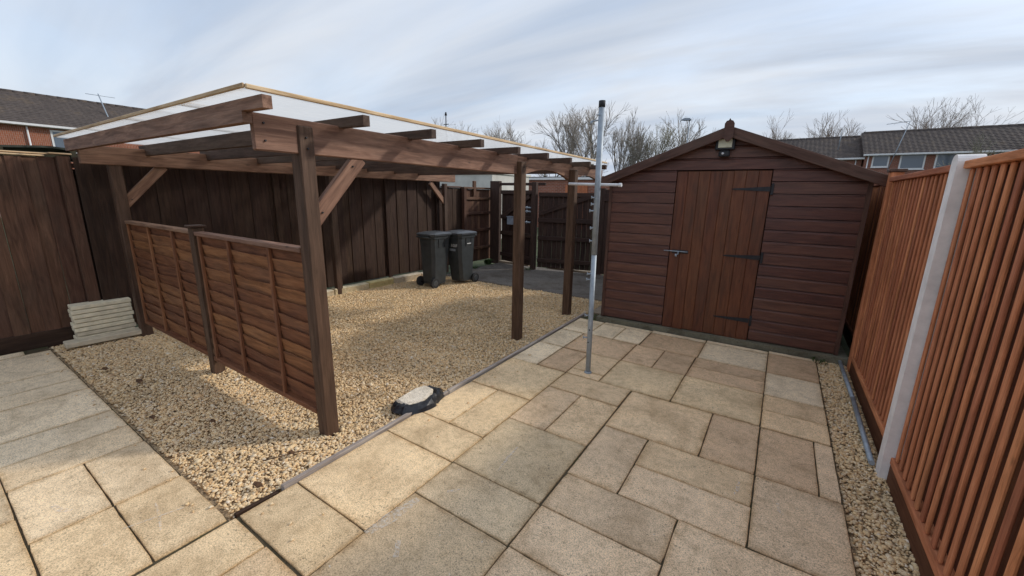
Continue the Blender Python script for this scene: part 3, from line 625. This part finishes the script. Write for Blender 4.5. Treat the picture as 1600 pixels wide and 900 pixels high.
# ------------------------------------------------------------------ right fence
def slat_panel(y0, y1, z0, z1, label, x=.735):
    t = thing('slatted_fence_panel', label, 'fence panel', (x, (y0+y1)/2, 0), group='orange slatted panels on the right')
    n = int(round((y1-y0)/.088)); p = (y1-y0)/n
    for k in range(n):
        yc = y0+p*(k+.5); lean = random.uniform(-.003, .003)
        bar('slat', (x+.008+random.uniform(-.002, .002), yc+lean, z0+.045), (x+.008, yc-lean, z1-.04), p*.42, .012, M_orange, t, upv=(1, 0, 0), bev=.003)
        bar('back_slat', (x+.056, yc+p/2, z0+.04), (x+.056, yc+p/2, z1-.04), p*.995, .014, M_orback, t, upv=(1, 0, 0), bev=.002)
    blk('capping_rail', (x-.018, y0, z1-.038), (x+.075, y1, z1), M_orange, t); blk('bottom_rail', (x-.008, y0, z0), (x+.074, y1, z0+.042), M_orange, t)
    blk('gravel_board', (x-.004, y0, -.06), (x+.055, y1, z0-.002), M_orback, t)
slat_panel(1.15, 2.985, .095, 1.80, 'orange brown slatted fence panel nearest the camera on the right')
slat_panel(3.095, 4.86, .095, 1.80, 'orange brown slatted fence panel between the white post and the shed', .752)
slat_panel(4.99, 8.2, .095, 1.80, 'slatted fence panel in the dark gap behind the shed side', .85)
cpz = thing('concrete_post', 'white concrete fence post with rounded top between the orange panels', 'post', (.745, 3.04, 0))
pf = [(-.046, -.05), (.046, -.05), (.046, 1.80)]+[(.046*math.cos(a), 1.80+.035*math.sin(a)) for a in [math.pi*k/8 for k in range(1, 8)]]+[(-.046, 1.80)]
sh = prism('shaft', pf, -.05, .05, M_cpost, cpz, M=Matrix.Translation((.745, 3.04, 0)) @ Matrix.Rotation(R(90), 4, 'Z'))
wp = thing('timber_post', 'orange timber fence post with flat cap at the corner of the shed', 'post', (.80, 4.94, 0))
blk('shaft', (.74, 4.885, -.05), (.83, 4.985, 1.845), M_orange, wp); blk('cap', (.725, 4.87, 1.847), (.845, 5.0, 1.872), M_trim, wp)
pp = tubes('plastic_pipe', [((.685, 5.20, .012), (.69, 4.1, .012), .016, .016), ((.69, 4.1, .012), (.672, 3.08, .016), .016, .016)], M_white, None, 12); tag(pp, 'long white plastic pipe lying on the gravel beside the fence', 'pipe')
pp.data.materials[0] = M_galv

# ------------------------------------------------------------------ washing post
wpst = thing('clothes_post', 'tall galvanised clothes line post with black cap standing in the paving', 'clothes post', (-1.31, 3.32, 0))
tubes('shaft', [((-1.31, 3.32, -.05), (-1.322, 3.32, 1.1), .0225, .0225), ((-1.322, 3.32, 1.1), (-1.334, 3.32, 2.30), .0245, .0245)], M_galv, wpst, 16)
tubes('cap', [((-1.334, 3.32, 2.295), (-1.3345, 3.32, 2.345), .0265, .0265)], M_rub, wpst, 16)
tubes('collar', [((-1.31, 3.32, 0), (-1.31, 3.32, .012), .036, .030)], M_galv, wpst, 16)
tubes('cross_bar', [((-1.62, 3.375, 1.70), (-1.14, 3.355, 1.69), .0115, .0115), ((-1.16, 3.355, 1.69), (-1.135, 3.354, 1.69), .0155, .0155)], M_white, wpst, 10)
hk = tubes('line_hook', [((-1.334, 3.31, 2.20), (-1.40, 3.29, 2.19), .006, .006), ((-1.40, 3.29, 2.19), (-1.41, 3.285, 2.165), .012, .008), ((-1.33, 3.30, 2.235), (-1.365, 3.285, 2.235), .004, .004)], M_galv, wpst, 8)
for z, l in ((1.585, .02), (1.53, .02), (1.475, .03), (1.33, .015), (1.22, .015), (.93, .018), (.88, .022), (.55, .016), (.34, .02)):
    tubes('cleat', [((-1.335, 3.31, z), (-1.345-l, 3.295, z), .007, .006), ((-1.345-l, 3.295, z-.012), (-1.345-l, 3.295, z+.014), .005, .005)], M_galv, wpst, 8)
tubes('bolt_hole', [((-1.312, 3.2985, .42), (-1.312, 3.2965, .42), .007, .007), ((-1.318, 3.2985, .30), (-1.318, 3.2965, .30), .007, .007)], M_black, wpst, 8)

# ------------------------------------------------------------------ bins
def bin_(loc, rz, label, h=.90, w=.37, d=.44, text=False):
    t = thing('wheelie_bin', label, 'wheelie bin', loc, rz, 'wheelie bins by the rear fence'); f = F(t)
    # local: front towards -y, wheels at +y
    rings = [(.05, .80, .74), (.10, .83, .80), (.50, .92, .90), (h-.10, .99, .99), (h-.055, 1.0, 1.0), (h-.05, 1.07, 1.06), (h, 1.08, 1.07)]
    V = []; Fc = []; c = .13
    for z, a, b in rings:
        hw, y0, y1 = w/2*a, -d/2*b+(.03 if z < .3 else .0), d/2*(.5+.5*b) if z < .3 else d/2*b
        k = c*w
        V += [(-hw+k, y0, z), (hw-k, y0, z), (hw, y0+k, z), (hw, y1-k, z), (hw-k, y1, z), (-hw+k, y1, z), (-hw, y1-k, z), (-hw, y0+k, z)]
    for r in range(len(rings)-1):
        for i in range(8): j = (i+1) % 8; Fc.append((8*r+i, 8*r+j, 8*r+8+j, 8*r+8+i))
    Fc += [tuple(range(7, -1, -1)), tuple(range(8*(len(rings)-1), 8*len(rings)))]
    mobj('body', pydata('bin_body', V, Fc), M_bin, t, f)
    # lid: shallow dome with lip
    V = []; Fc = []; lr = [(h+.004, 1.20, 1.18), (h+.034, 1.22, 1.20), (h+.045, 1.12, 1.08), (h+.062, .80, .72)]
    for z, a, b in lr:
        hw, hd = w/2*a, d/2*b; k = .06
        V += [(-hw+k, -hd, z), (hw-k, -hd, z), (hw, -hd+k, z), (hw, hd-k, z), (hw-k, hd, z), (-hw+k, hd, z), (-hw, hd-k, z), (-hw, -hd+k, z)]
    for r in range(3):
        for i in range(8): j = (i+1) % 8; Fc.append((8*r+i, 8*r+j, 8*r+8+j, 8*r+8+i))
    Fc += [tuple(range(7, -1, -1)), tuple(range(24, 32))]
    mobj('lid', pydata('bin_lid', V, Fc), M_lid, t, f)
    for s in (-1, 1):
        wx = s*(w/2*.80+.035)
        wh = tubes('wheel', [((wx-.022, d/2*.86, .085), (wx+.022, d/2*.86, .085), .085, .085)], M_rub, t, 20, f); tubes('hub', [((wx+s*.0225, d/2*.86, .085), (wx+s*.026, d/2*.86, .085), .052, .046)], M_lid, wh, 14, f)
        for q in (-.06, .08): blk('rib_slot', (s*(w/2+.004)-.003, q-.006, h-.20), (s*(w/2+.004)+.003, q+.006, h-.055), M_rub, t, f, bev=.001)
    tubes('axle', [((-w/2, d/2*.86, .085), (w/2, d/2*.86, .085), .012, .012)], M_black, t, 8, f)
    tubes('handle', [((-w/2+.03, d/2*1.22, h-.02), (w/2-.03, d/2*1.22, h-.02), .014, .014), ((-w/2+.04, d/2, h-.03), (-w/2+.04, d/2*1.22, h-.02), .012, .012), ((w/2-.04, d/2, h-.03), (w/2-.04, d/2*1.22, h-.02), .012, .012)], M_bin, t, 8, f)
    if text:
        for q, ch in enumerate('1 100F'):
            if ch == ' ': continue
            cu = bpy.data.curves.new('txt', 'FONT'); cu.body = ch; cu.size = .075; cu.extrude = .0008
            to = bpy.data.objects.new('txt', cu); COL.objects.link(to); bpy.context.view_layer.update()
            me = bpy.data.meshes.new_from_object(to.evaluated_get(bpy.context.evaluated_depsgraph_get())); bpy.data.objects.remove(to); me.materials.clear(); me.materials.append(M_paint)
            mobj('printed_character', me, M_paint, t, f @ Matrix.Translation((-.115+.040*q, -d/2*.985-.004, h-.215)) @ Matrix.Rotation(R(86), 4, 'X'))
        blk('label_strip', (-.07, -d/2*.965-.006, h-.29), (.07, -d/2*.965, h-.25), M_grey, t, f, bev=.001)
        blk('sticker', (w/2+.0035, -.03, h-.165), (w/2+.0055, .07, h-.15), M_paint, t, f, bev=.0005)
    return t
bin_((-5.07, 5.235, -.02), R(180-3), 'black wheelie bin with its wheels towards the camera, left of the pair')
bin_((-4.87, 5.70, -.02), R(-2), 'black wheelie bin with white lettering on its front, right of the pair', text=True)

# ------------------------------------------------------------------ gates
def gate(p, q, z0, z1, label, d0, d1):
    p, q = Vector((*p, 0)), Vector((*q, 0)); d = (q-p).normalized(); nrm = Vector((d.y, -d.x, 0)); Lg = (q-p).length
    t = thing('timber_gate', label, 'gate', tuple((p+q)/2), group='double gates at the end of the drive')
    n = int(Lg/.10); w = Lg/n
    for k in range(n):
        c = p+d*(w*(k+.5))-nrm*(.02+(.004 if k % 2 else 0)); bar('board', c+Vector((0, 0, z0)), c+Vector((0, 0, z1-.04+random.uniform(-.004, .004))), w-.004, .018, M_gate, t, upv=tuple(nrm), bev=.003)
    for z in (z0+.16, (z0+z1)/2-.16, (z0+z1)/2+.22, z1-.05): bar('rail', p+nrm*.012+Vector((0, 0, z)), q+nrm*.012+Vector((0, 0, z)), .045, .085, M_gate, t)
    bar('brace', p+d*d0[0]*Lg+nrm*.014+Vector((0, 0, z0+(z1-z0)*d0[1])), p+d*d1[0]*Lg+nrm*.014+Vector((0, 0, z0+(z1-z0)*d1[1])), .04, .09, M_gate, t)
    return t
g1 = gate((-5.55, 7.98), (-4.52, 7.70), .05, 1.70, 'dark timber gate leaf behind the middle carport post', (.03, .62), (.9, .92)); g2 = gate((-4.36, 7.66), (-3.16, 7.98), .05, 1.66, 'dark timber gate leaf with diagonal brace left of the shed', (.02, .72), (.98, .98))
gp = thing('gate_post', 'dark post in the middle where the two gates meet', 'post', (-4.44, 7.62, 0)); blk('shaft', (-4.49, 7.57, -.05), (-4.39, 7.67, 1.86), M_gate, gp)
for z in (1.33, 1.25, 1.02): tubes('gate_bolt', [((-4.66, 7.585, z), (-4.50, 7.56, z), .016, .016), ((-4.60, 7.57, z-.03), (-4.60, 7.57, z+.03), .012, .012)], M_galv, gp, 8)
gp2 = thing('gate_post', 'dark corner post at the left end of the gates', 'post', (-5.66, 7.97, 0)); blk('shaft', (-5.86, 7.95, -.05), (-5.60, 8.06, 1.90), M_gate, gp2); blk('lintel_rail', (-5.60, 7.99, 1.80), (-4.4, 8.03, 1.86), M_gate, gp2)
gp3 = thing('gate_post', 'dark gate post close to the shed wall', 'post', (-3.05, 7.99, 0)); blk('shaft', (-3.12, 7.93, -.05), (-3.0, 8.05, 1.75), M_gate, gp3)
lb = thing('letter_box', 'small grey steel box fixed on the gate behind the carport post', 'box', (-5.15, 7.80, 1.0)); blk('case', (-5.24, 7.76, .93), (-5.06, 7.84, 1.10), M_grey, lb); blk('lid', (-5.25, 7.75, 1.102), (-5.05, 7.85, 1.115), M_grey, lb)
sfence = thing('close_board_fence', 'dark fence boards between gate and shed, carried on unseen behind the shed to block light', 'fence', (-2.5, 7.9, 0))
for k in range(37): bar('board', (-2.95+.11*k, 7.95+(.006 if k % 2 else 0), .02), (-2.95+.11*k, 7.95, 1.72), .112, .018, M_gate, sfence, upv=(0, 1, 0), bev=.002)  # the run behind the shed is unseen, added to keep its side gap dark
blk('beam', (-3.0, 7.89, 1.50), (-1.8, 7.93, 1.64), M_gate, sfence)

# ------------------------------------------------------------------ sack with broken stone
V = []; Fc = []; n, m = 40, 12
for r in range(m+1):
    t = r/m
    for i in range(n):
        a = 2*math.pi*i/n; ca, sa = math.cos(a), math.sin(a)
        e = 1+.16*mnoise.noise((ca*1.6, sa*1.6, 4))+.07*mnoise.noise((ca*5, sa*5, 9))*t
        rad = 1-t; x = .145*(1-t)*ca*e; yv = .235*(1-t)*sa*e
        prof_ = min(1, t*5)**.7; fold = mnoise.noise((ca*3.2, sa*3.2, t*4))
        hgt = prof_*(.048+.022*fold)+(.022*prof_*max(0, ca*.3+sa*.6) if t < .35 else 0)-(.014 if t > .4 else 0)
        V.append((x+.010*mnoise.noise((x*18, yv*18, 2)), yv+.010*mnoise.noise((x*18, yv*18, 7)), max(-.004, hgt)))
for r in range(m):
    for i in range(n): j = (i+1) % n; Fc.append((r*n+i, r*n+j, (r+1)*n+j, (r+1)*n+i))
me = pydata('sack', V, Fc, False); sk = mobj('rubble_sack', me, M_bag, None, Matrix.Translation((-2.185, 2.03, 0)) @ Matrix.Rotation(R(-6), 4, 'Z')); tag(sk, 'crumpled black plastic sack on the gravel edge under a stone', 'sack')
P = [(-.085, -.165), (-.02, -.18), (.062, -.165), (.095, -.02), (.085, .09), (.045, .155), (-.045, .15), (-.09, .06)]
k = len(P); V = [(x*1.02, y_*1.0, -.03) for x, y_ in P]+[(x*1.06+.006*mnoise.noise((x*30, y_*30, 5)), y_*1.03, .016) for x, y_ in P]+[(x*.90, y_*.93, .034+.006*mnoise.noise((x*9, y_*9, 1))) for x, y_ in P]
me = pydata('broken', V, [tuple(range(k-1, -1, -1)), tuple(range(2*k, 3*k))]+[(q*k+i, q*k+(i+1) % k, (q+1)*k+(i+1) % k, (q+1)*k+i) for q in (0, 1) for i in range(k)])
bs = mobj('broken_stone', me, M_slab, None, Matrix.Translation((-2.195, 2.03, .040)) @ Matrix.Scale(.86, 4) @ Matrix.Rotation(R(4), 4, 'X') @ Matrix.Rotation(R(6), 4, 'Y'), (.80, .72, .60)); tag(bs, 'pale broken piece of paving resting on the black sack', 'stone')

# ------------------------------------------------------------------ small plants and dead leaves
def weed(x, y, h, n, label):
    V = []; Fc = []
    for k in range(n):
        a = random.uniform(0, 6.28); l = h*random.uniform(.5, 1.1); o = Vector((math.cos(a), math.sin(a), 0)); s = Vector((-o.y, o.x, 0))*l*.10; b = Vector((x+random.uniform(-.07, .07), y+random.uniform(-.07, .07), -.01)); i = len(V)
        V += [b-s*.3, b+s*.3, b+o*l*.35+Vector((0, 0, l*.7))+s, b+o*l*.35+Vector((0, 0, l*.7))-s, b+o*l*.8+Vector((0, 0, l*.75))]; Fc += [(i, i+1, i+2, i+3), (i+3, i+2, i+4)]
    tag(mobj('weed', pydata('weed', V, Fc), M_leaf), label, 'weed', 'weeds in the corners of the yard')
weed(-5.62, 7.55, .16, 60, 'green weed tuft at the foot of the fence left of the gate'); weed(-4.50, 7.52, .07, 26, 'small weeds at the foot of the middle gate post'); weed(-5.50, 6.9, .08, 34, 'low weeds along the edge of the concrete pad behind the bins'); weed(.52, 4.93, .06, 30, 'mossy weeds at the right corner of the shed plinth'); weed(-1.95, 5.03, .06, 24, 'small weeds by the left corner of the shed plinth')
for k, (x, y, r) in enumerate(((-4.9, .83, .05), (-4.35, .92, .06), (-3.55, .78, .04), (-2.22, .86, .045), (-2.35, 1.12, .035), (-3.15, 1.0, .035))):
    a = random.uniform(0, 6); V = [(math.cos(a+t)*r*s, math.sin(a+t)*r*s*.5, .012*abs(math.sin(t*2))) for t, s in ((0, 1), (.8, .8), (1.57, .7), (2.4, .8), (3.14, 1), (4, .7), (4.7, .7), (5.5, .8))]
    o = mobj('dead_leaf', pydata('leaf', V, [tuple(range(8))]), M_dead, None, Matrix.Translation((x, y, .006))); so = o.modifiers.new('s', 'SOLIDIFY'); so.thickness = .002
    tag(o, 'curled brown dead leaf on the gravel ' + ['by the slab stack', 'left of the stub post', 'near the pale path edge', 'at the near gravel corner', 'beside the tall corner post', 'in front of the right lap panel'][k], 'leaf', 'dead leaves on the gravel')
tw = tubes('twig', [((-2.42, .98, .006), (-2.31, 1.17, .012), .004, .003), ((-2.31, 1.17, .012), (-2.25, 1.21, .010), .003, .002)], M_dead, None, 6); tag(tw, 'thin brown twig lying on the gravel near the edging', 'twig')

# ------------------------------------------------------------------ houses
def roof_courses(name, par, Lx, run, rise, n, mat, fr):
    """tiled slope: n overlapping courses with a rolled profile, local x along the eave, y up the slope"""
    V = []; Fc = []; m = int(Lx/.15)
    for k in range(n):
        b = len(V); y0, y1 = run*k/n, run*(k+1)/n+.04; z0, z1 = rise*k/n, rise*(k+1)/n+.03
        for i in range(m+1):
            x = Lx*i/m; w = .035 if i % 2 else 0
            V += [(x, y0, z0+w-.03), (x, y0, z0+.045+w), (x, y1, z1+w*.6)]
        for i in range(m): a = b+3*i; Fc += [(a, a+3, a+4, a+1), (a+1, a+4, a+5, a+2)]
    return mobj(name, pydata(name, V, Fc), mat, par, fr)
def window(par, fr, x, z, w, h, nl=1):
    """in the local plane y=0, outside towards -y"""
    o = prism('window', [(x, z), (x+w, z), (x+w, z+h), (x, z+h)], -.03, .02, M_upvc, par, M=fr)
    gw = (w-.09*(nl+1))/nl
    for k in range(nl): blk('pane', (x+.09+k*(gw+.09), -.042, z+.09), (x+.09+k*(gw+.09)+gw, -.032, z+h-.09), M_glass, o, fr, bev=0)
    blk('sill', (x-.04, -.09, z-.05), (x+w+.04, -.032, z-.005), M_upvc, o, fr, bev=.004)
def house(name, label, loc, rz, Lx, eave, run, rise, wins, bm_, courses=14, pipes=(), aerial=None):
    t = thing(name, label, 'house', loc, rz); f = F(t)
    blk('wall', (0, 0, -.1), (Lx, run*2, eave), bm_, t, f, bev=0, axis=0)
    roof_f = f @ Matrix.Translation((-.15, -.32, eave-.16)); rf_ = roof_courses('roof', t, Lx+.3, run+.32, rise+.16, courses, M_tile, roof_f)
    prism('gable_fill', [(0, eave), (run, eave+rise-.08), (2*run, eave)], .02, Lx-.02, bm_, t, M=f @ Matrix(((0, 1, 0, 0), (1, 0, 0, 0), (0, 0, 1, 0), (0, 0, 0, 1))))
    for k in range(int(Lx/.45)): tubes('ridge_tile', [((k*.45, run, eave+rise+.0), (k*.45+.44, run, eave+rise+random.uniform(0, .02)), .12, .11)], M_tile, rf_, 8, f)
    blk('gutter', (-.15, -.40, eave-.20), (Lx+.15, -.29, eave-.09), M_upvc, t, f); blk('soffit', (-.1, -.285, eave-.22), (Lx+.1, -.005, eave-.19), M_upvc, t, f)
    for (x, z, w, h, nl) in wins: window(t, f, x, z, w, h, nl)
    for x in pipes: tubes('downpipe', [((x, -.10, 0), (x, -.10, eave-.2), .04, .04)], M_upvc, t, 8, f)
    return t, f
# right: terrace beyond the orange fence, facing the camera
hB, fB = house('terrace_house', 'brick terraced house with three white windows beyond the orange fence', (4.45, 40, 0), 0, 15, 4.95, 3.5, 1.80, [(.42, 3.95, .95, .86, 1), (1.92, 3.78, 1.32, 1.05, 1), (3.72, 3.78, 1.32, 1.05, 1), (6.4, 3.78, 1.3, 1.05, 2), (9, 3.78, 1.3, 1.05, 2), (1.9, 1.0, 1.5, 1.2, 2), (5, 1.0, 1.5, 1.2, 2)], M_brickY, 16, (.18,))
tubes('aerial', [((1.30, -.5, 3.7), (1.95, -.5, 6.95), .03, .022), ((1.95, -.5, 6.93), (.75, -.5, 6.8), .018, .014)]+[((.8+.2*k, -.75, 6.81+.02*k), (.8+.2*k, -.25, 6.81+.02*k), .008, .008) for k in range(6)], M_galv, hB, 6, fB)
hC, fC = house('terrace_house', 'lower brick terraced house partly hidden by the shed roof', (-6.0, 40.4, 0), 0, 10.35, 4.75, 3.5, 1.80, [(1.0, 3.7, 1.2, 1.0, 2), (4.5, 3.7, 1.2, 1.0, 2), (7.8, 3.7, 1.2, 1.0, 2)], M_brickY, 16, (10.0,))
tubes('aerial', [((8.9, 1.2, 5.3), (8.95, 1.2, 7.0), .03, .025)], M_galv, hC, 6, fC)
# left: terrace side on to the yard, facing +X
hA, fA = house('terrace_house', 'brick terraced house with brown tiled roof behind the left fence', (-35, -14, 0), R(90), 60, 5.0, 4, 2.0, [(19.85, 3.55, 2.0, 1.15, 2), (27, 3.55, 2.0, 1.15, 2), (13, 3.55, 2, 1.15, 2)], M_brickX, 20, (19.0,))
tubes('aerial', [((22.9, 1.2, 5.0), (22.9, 3.1, 7.5), .035, .03), ((22.3, 3.1, 7.4), (23.7, 3.1, 7.4), .015, .015)], M_galv, hA, 6, fA)
# low white and brick outbuildings beyond the gates
ob = thing('garage', 'pale rendered garage wall showing above the fence by the gates', 'garage', (-8.5, 12.5, 0)); blk('wall', (-12.2, 12.4, -.1), (-9.05, 15, 2.32), M_render, ob, bev=0); blk('roof_edge', (-12.3, 12.35, 2.322), (-9.0, 15.1, 2.40), M_render, ob)
ob2 = thing('brick_outbuilding', 'low orange brick outbuilding showing above the gates', 'building', (-10, 19, 0)); fO = F(ob2); blk('wall', (-11.6, 19, -.1), (-6.2, 22, 2.35), M_brickY, ob2, bev=0); blk('gutter', (-12.6, 18.86, 2.36), (-6.1, 18.98, 2.47), M_upvc, ob2); blk('roof', (-12.6, 18.99, 2.37), (-6.1, 22.2, 2.52), M_felt, ob2)
blk('door', (-9.3, 18.95, -.05), (-8.1, 18.995, 2.1), M_orange, ob2)
# hedge beside it
V = []; Fc = []
for k in range(2600):
    c = Vector((random.uniform(-13.4, -11.8), random.uniform(18.2, 19.2), random.uniform(.2, 2.3))); a = Vector((random.gauss(0, 1), random.gauss(0, 1), random.gauss(0, 1))).normalized()*.07; b = a.orthogonal().normalized()*.05; i = len(V); V += [c-a, c+b, c+a, c-b]; Fc.append((i, i+1, i+2, i+3))
hg = thing('hedge', 'green hedge beyond the gates beside the brick outbuilding', 'hedge', (-12.6, 18.7, 0)); mobj('foliage', pydata('hedge', V, Fc), M_leaf, hg); tubes('stem', [((-12.6, 18.7, -.1), (-12.6, 18.7, 1.6), .06, .02)], M_bark, hg)
# street lamp
sl_ = thing('street_lamp', 'street lamp rising behind the shed roof', 'street lamp', (-8.0, 40.5, 0)); tubes('column', [((-8.0, 40.5, -.1), (-8.0, 40.5, 3), .09, .08), ((-8.0, 40.5, 3), (-8.0, 40.5, 8.25), .06, .05)], M_galv, sl_, 8)
prism('lamp_head', [(-.75, 8.30), (-.45, 8.24), (.12, 8.24), (.14, 8.30), (0, 8.42), (-.45, 8.44)], -.16, .16, M_grey, sl_, M=Matrix.Translation((-8.0, 40.5, 0)))
# weather vane / finial pole beyond the carport
fv = thing('weather_vane', 'thin weather vane pole above the carport roof line', 'weather vane', (-24.5, 27, 0)); tubes('pole', [((-24.5, 27, -.1), (-24.5, 27, 8.0), .05, .04)], M_black, fv, 6); tubes('vane', [((-24.75, 27, 7.2), (-24.2, 27, 7.2), .03, .03), ((-24.5, 27, 7.9), (-24.5, 27, 8.15), .10, .06)], M_black, fv, 6)

# ------------------------------------------------------------------ bare trees
def tree(x, y, h, spread, label, seed, stems=1, mat=None, dens=.8, rmin=.0075, base=.25, roundness=.5):
    r_ = random.Random(seed); t = thing('bare_tree', label, 'tree', (x, y, 0), group='bare winter trees beyond the yard')
    trunk = []; crown = []
    def grow(p, d, l, r, lev):
        n = 3 if lev < 4 else 2; q = p
        for i in range(n):
            d = (d+Vector((r_.gauss(0, .10), r_.gauss(0, .10), r_.gauss(0, .05)+(.06 if lev > 0 else .02)))).normalized(); e = q+d*l/n
            (trunk if lev == 0 else crown).append((q, e, max(rmin, r*(1-.3*i/n)), max(rmin, r*(1-.3*(i+1)/n)))); q = e
            if 1 <= lev < 6 and i < n-1 and r_.random() < .8*dens:
                a = r_.uniform(.4, .85); sd_ = d.orthogonal().normalized(); sd_.rotate(Matrix.Rotation(r_.uniform(0, 6.28), 3, d)); grow(q, (d*math.cos(a)+sd_*math.sin(a)).normalized(), l*r_.uniform(.5, .75), r*.5, lev+1)
        if lev >= 6: return
        for k in range(r_.choice((2, 2, 3)) if lev > 0 else r_.choice((3, 4, 5))):
            a = r_.uniform(.18, .60)*spread; sd_ = d.orthogonal().normalized(); sd_.rotate(Matrix.Rotation(r_.uniform(0, 6.28), 3, d))
            grow(q, (d*math.cos(a)+sd_*math.sin(a)).normalized(), l*r_.uniform(.64, .86), r*r_.uniform(.55, .7), lev+1)
    for s in range(stems):
        o = Vector((x, y, -.1)) if stems == 1 else Vector((x+r_.uniform(-.8, .8), y+r_.uniform(-.8, .8), -.1)); hh = h*r_.uniform(.85, 1.05) if stems > 1 else h
        grow(o, Vector((r_.gauss(0, .06), r_.gauss(0, .06), 1)).normalized(), hh*base, h*.016/math.sqrt(stems)+.03, 0)
    zs = sorted(b.z for a, b, _, _ in crown); kf = h/zs[int(len(zs)*.985)]; o_ = Vector((x, y, 0))
    trunk = [(o_+(a-o_)*kf, o_+(b-o_)*kf, ra, rb) for a, b, ra, rb in trunk]; crown = [(o_+(a-o_)*kf, o_+(b-o_)*kf, ra, rb) for a, b, ra, rb in crown]
    tubes('trunk', trunk, M_bark, t, 7); tubes('crown', crown, mat or M_twig, t, 3, smooth=False, cap=False)
    return t
tree(-19.2, 39.5, 10.0, 1.0, 'tall bare tree left of the clothes post', 3, 1, dens=.6, rmin=.008)
tree(-17.4, 41.5, 10.5, .85, 'tall bare tree right behind the clothes post top', 11, 1, dens=.55, rmin=.008)
tree(-15.3, 42, 8.8, .55, 'slender bare tree just right of the clothes post', 5, 2, dens=.42)
tree(-13.8, 42.5, 8.4, .55, 'slender upright bare tree further right of the clothes post', 8, 2, dens=.42)
tree(-11.6, 43, 8.2, .9, 'greenish bare tree left of the street lamp', 21, 1, M_twig2, dens=.6)
tree(-10.2, 46, 9.4, .9, 'hazy bare birch close beside the street lamp', 23, 1, dens=.6, rmin=.007)
tree(-28.0, 38.5, 8.9, 1.2, 'round bare tree crown above the carport roof', 31, 1, dens=1.0, base=.22)
tree(-26.3, 39.5, 8.4, 1.15, 'smaller round bare crown right of the rounder one above the carport', 33, 1, dens=1.0, base=.22)
tree(-31.2, 36.5, 8.3, 1.1, 'bare twiggy tree beside the weather vane', 35, 1, dens=.9)
tree(-22.5, 44, 7.6, 1.0, 'low distant bare tree between the carport crowns and the tall trees', 37, 1, dens=.7)
tree(-1.8, 55, 9.3, .8, 'small bare tree right of the shed finial', 41, 1, dens=.8)
tree(2.6, 56, 9.7, .85, 'rounded bare tree above the lower terrace roof', 43, 1)
tree(11.6, 55, 10.3, .95, 'large bare tree behind the right terrace roof', 47, 1)
tree(15.6, 52, 8.4, 1.0, 'bare tree at the right end of the terrace roof', 49, 1, M_twig2)
tree(14.2, 38, 7.2, 1.0, 'greenish bare tree in front of the terrace at the right frame edge', 53, 1, M_twig2)
tree(12.6, 36.5, 4.9, 1.0, 'low bare shrub tree before the right end of the terrace', 57, 2, M_twig2, base=.18)
# distant scrub line
V = []
r_ = random.Random(99)
segs = []
for k in range(2400):
    x = r_.uniform(-60, 30); y = r_.uniform(60, 75); h = r_.uniform(2.5, 5.0); dx = r_.gauss(0, .35); segs.append(((x, y, 0), (x+dx, y, h), .04, .012))
sc_ = tubes('distant_scrub', segs, M_twig, None, 3, smooth=False); tag(sc_, 'far line of bare scrub along the horizon', 'scrub', kind='stuff')
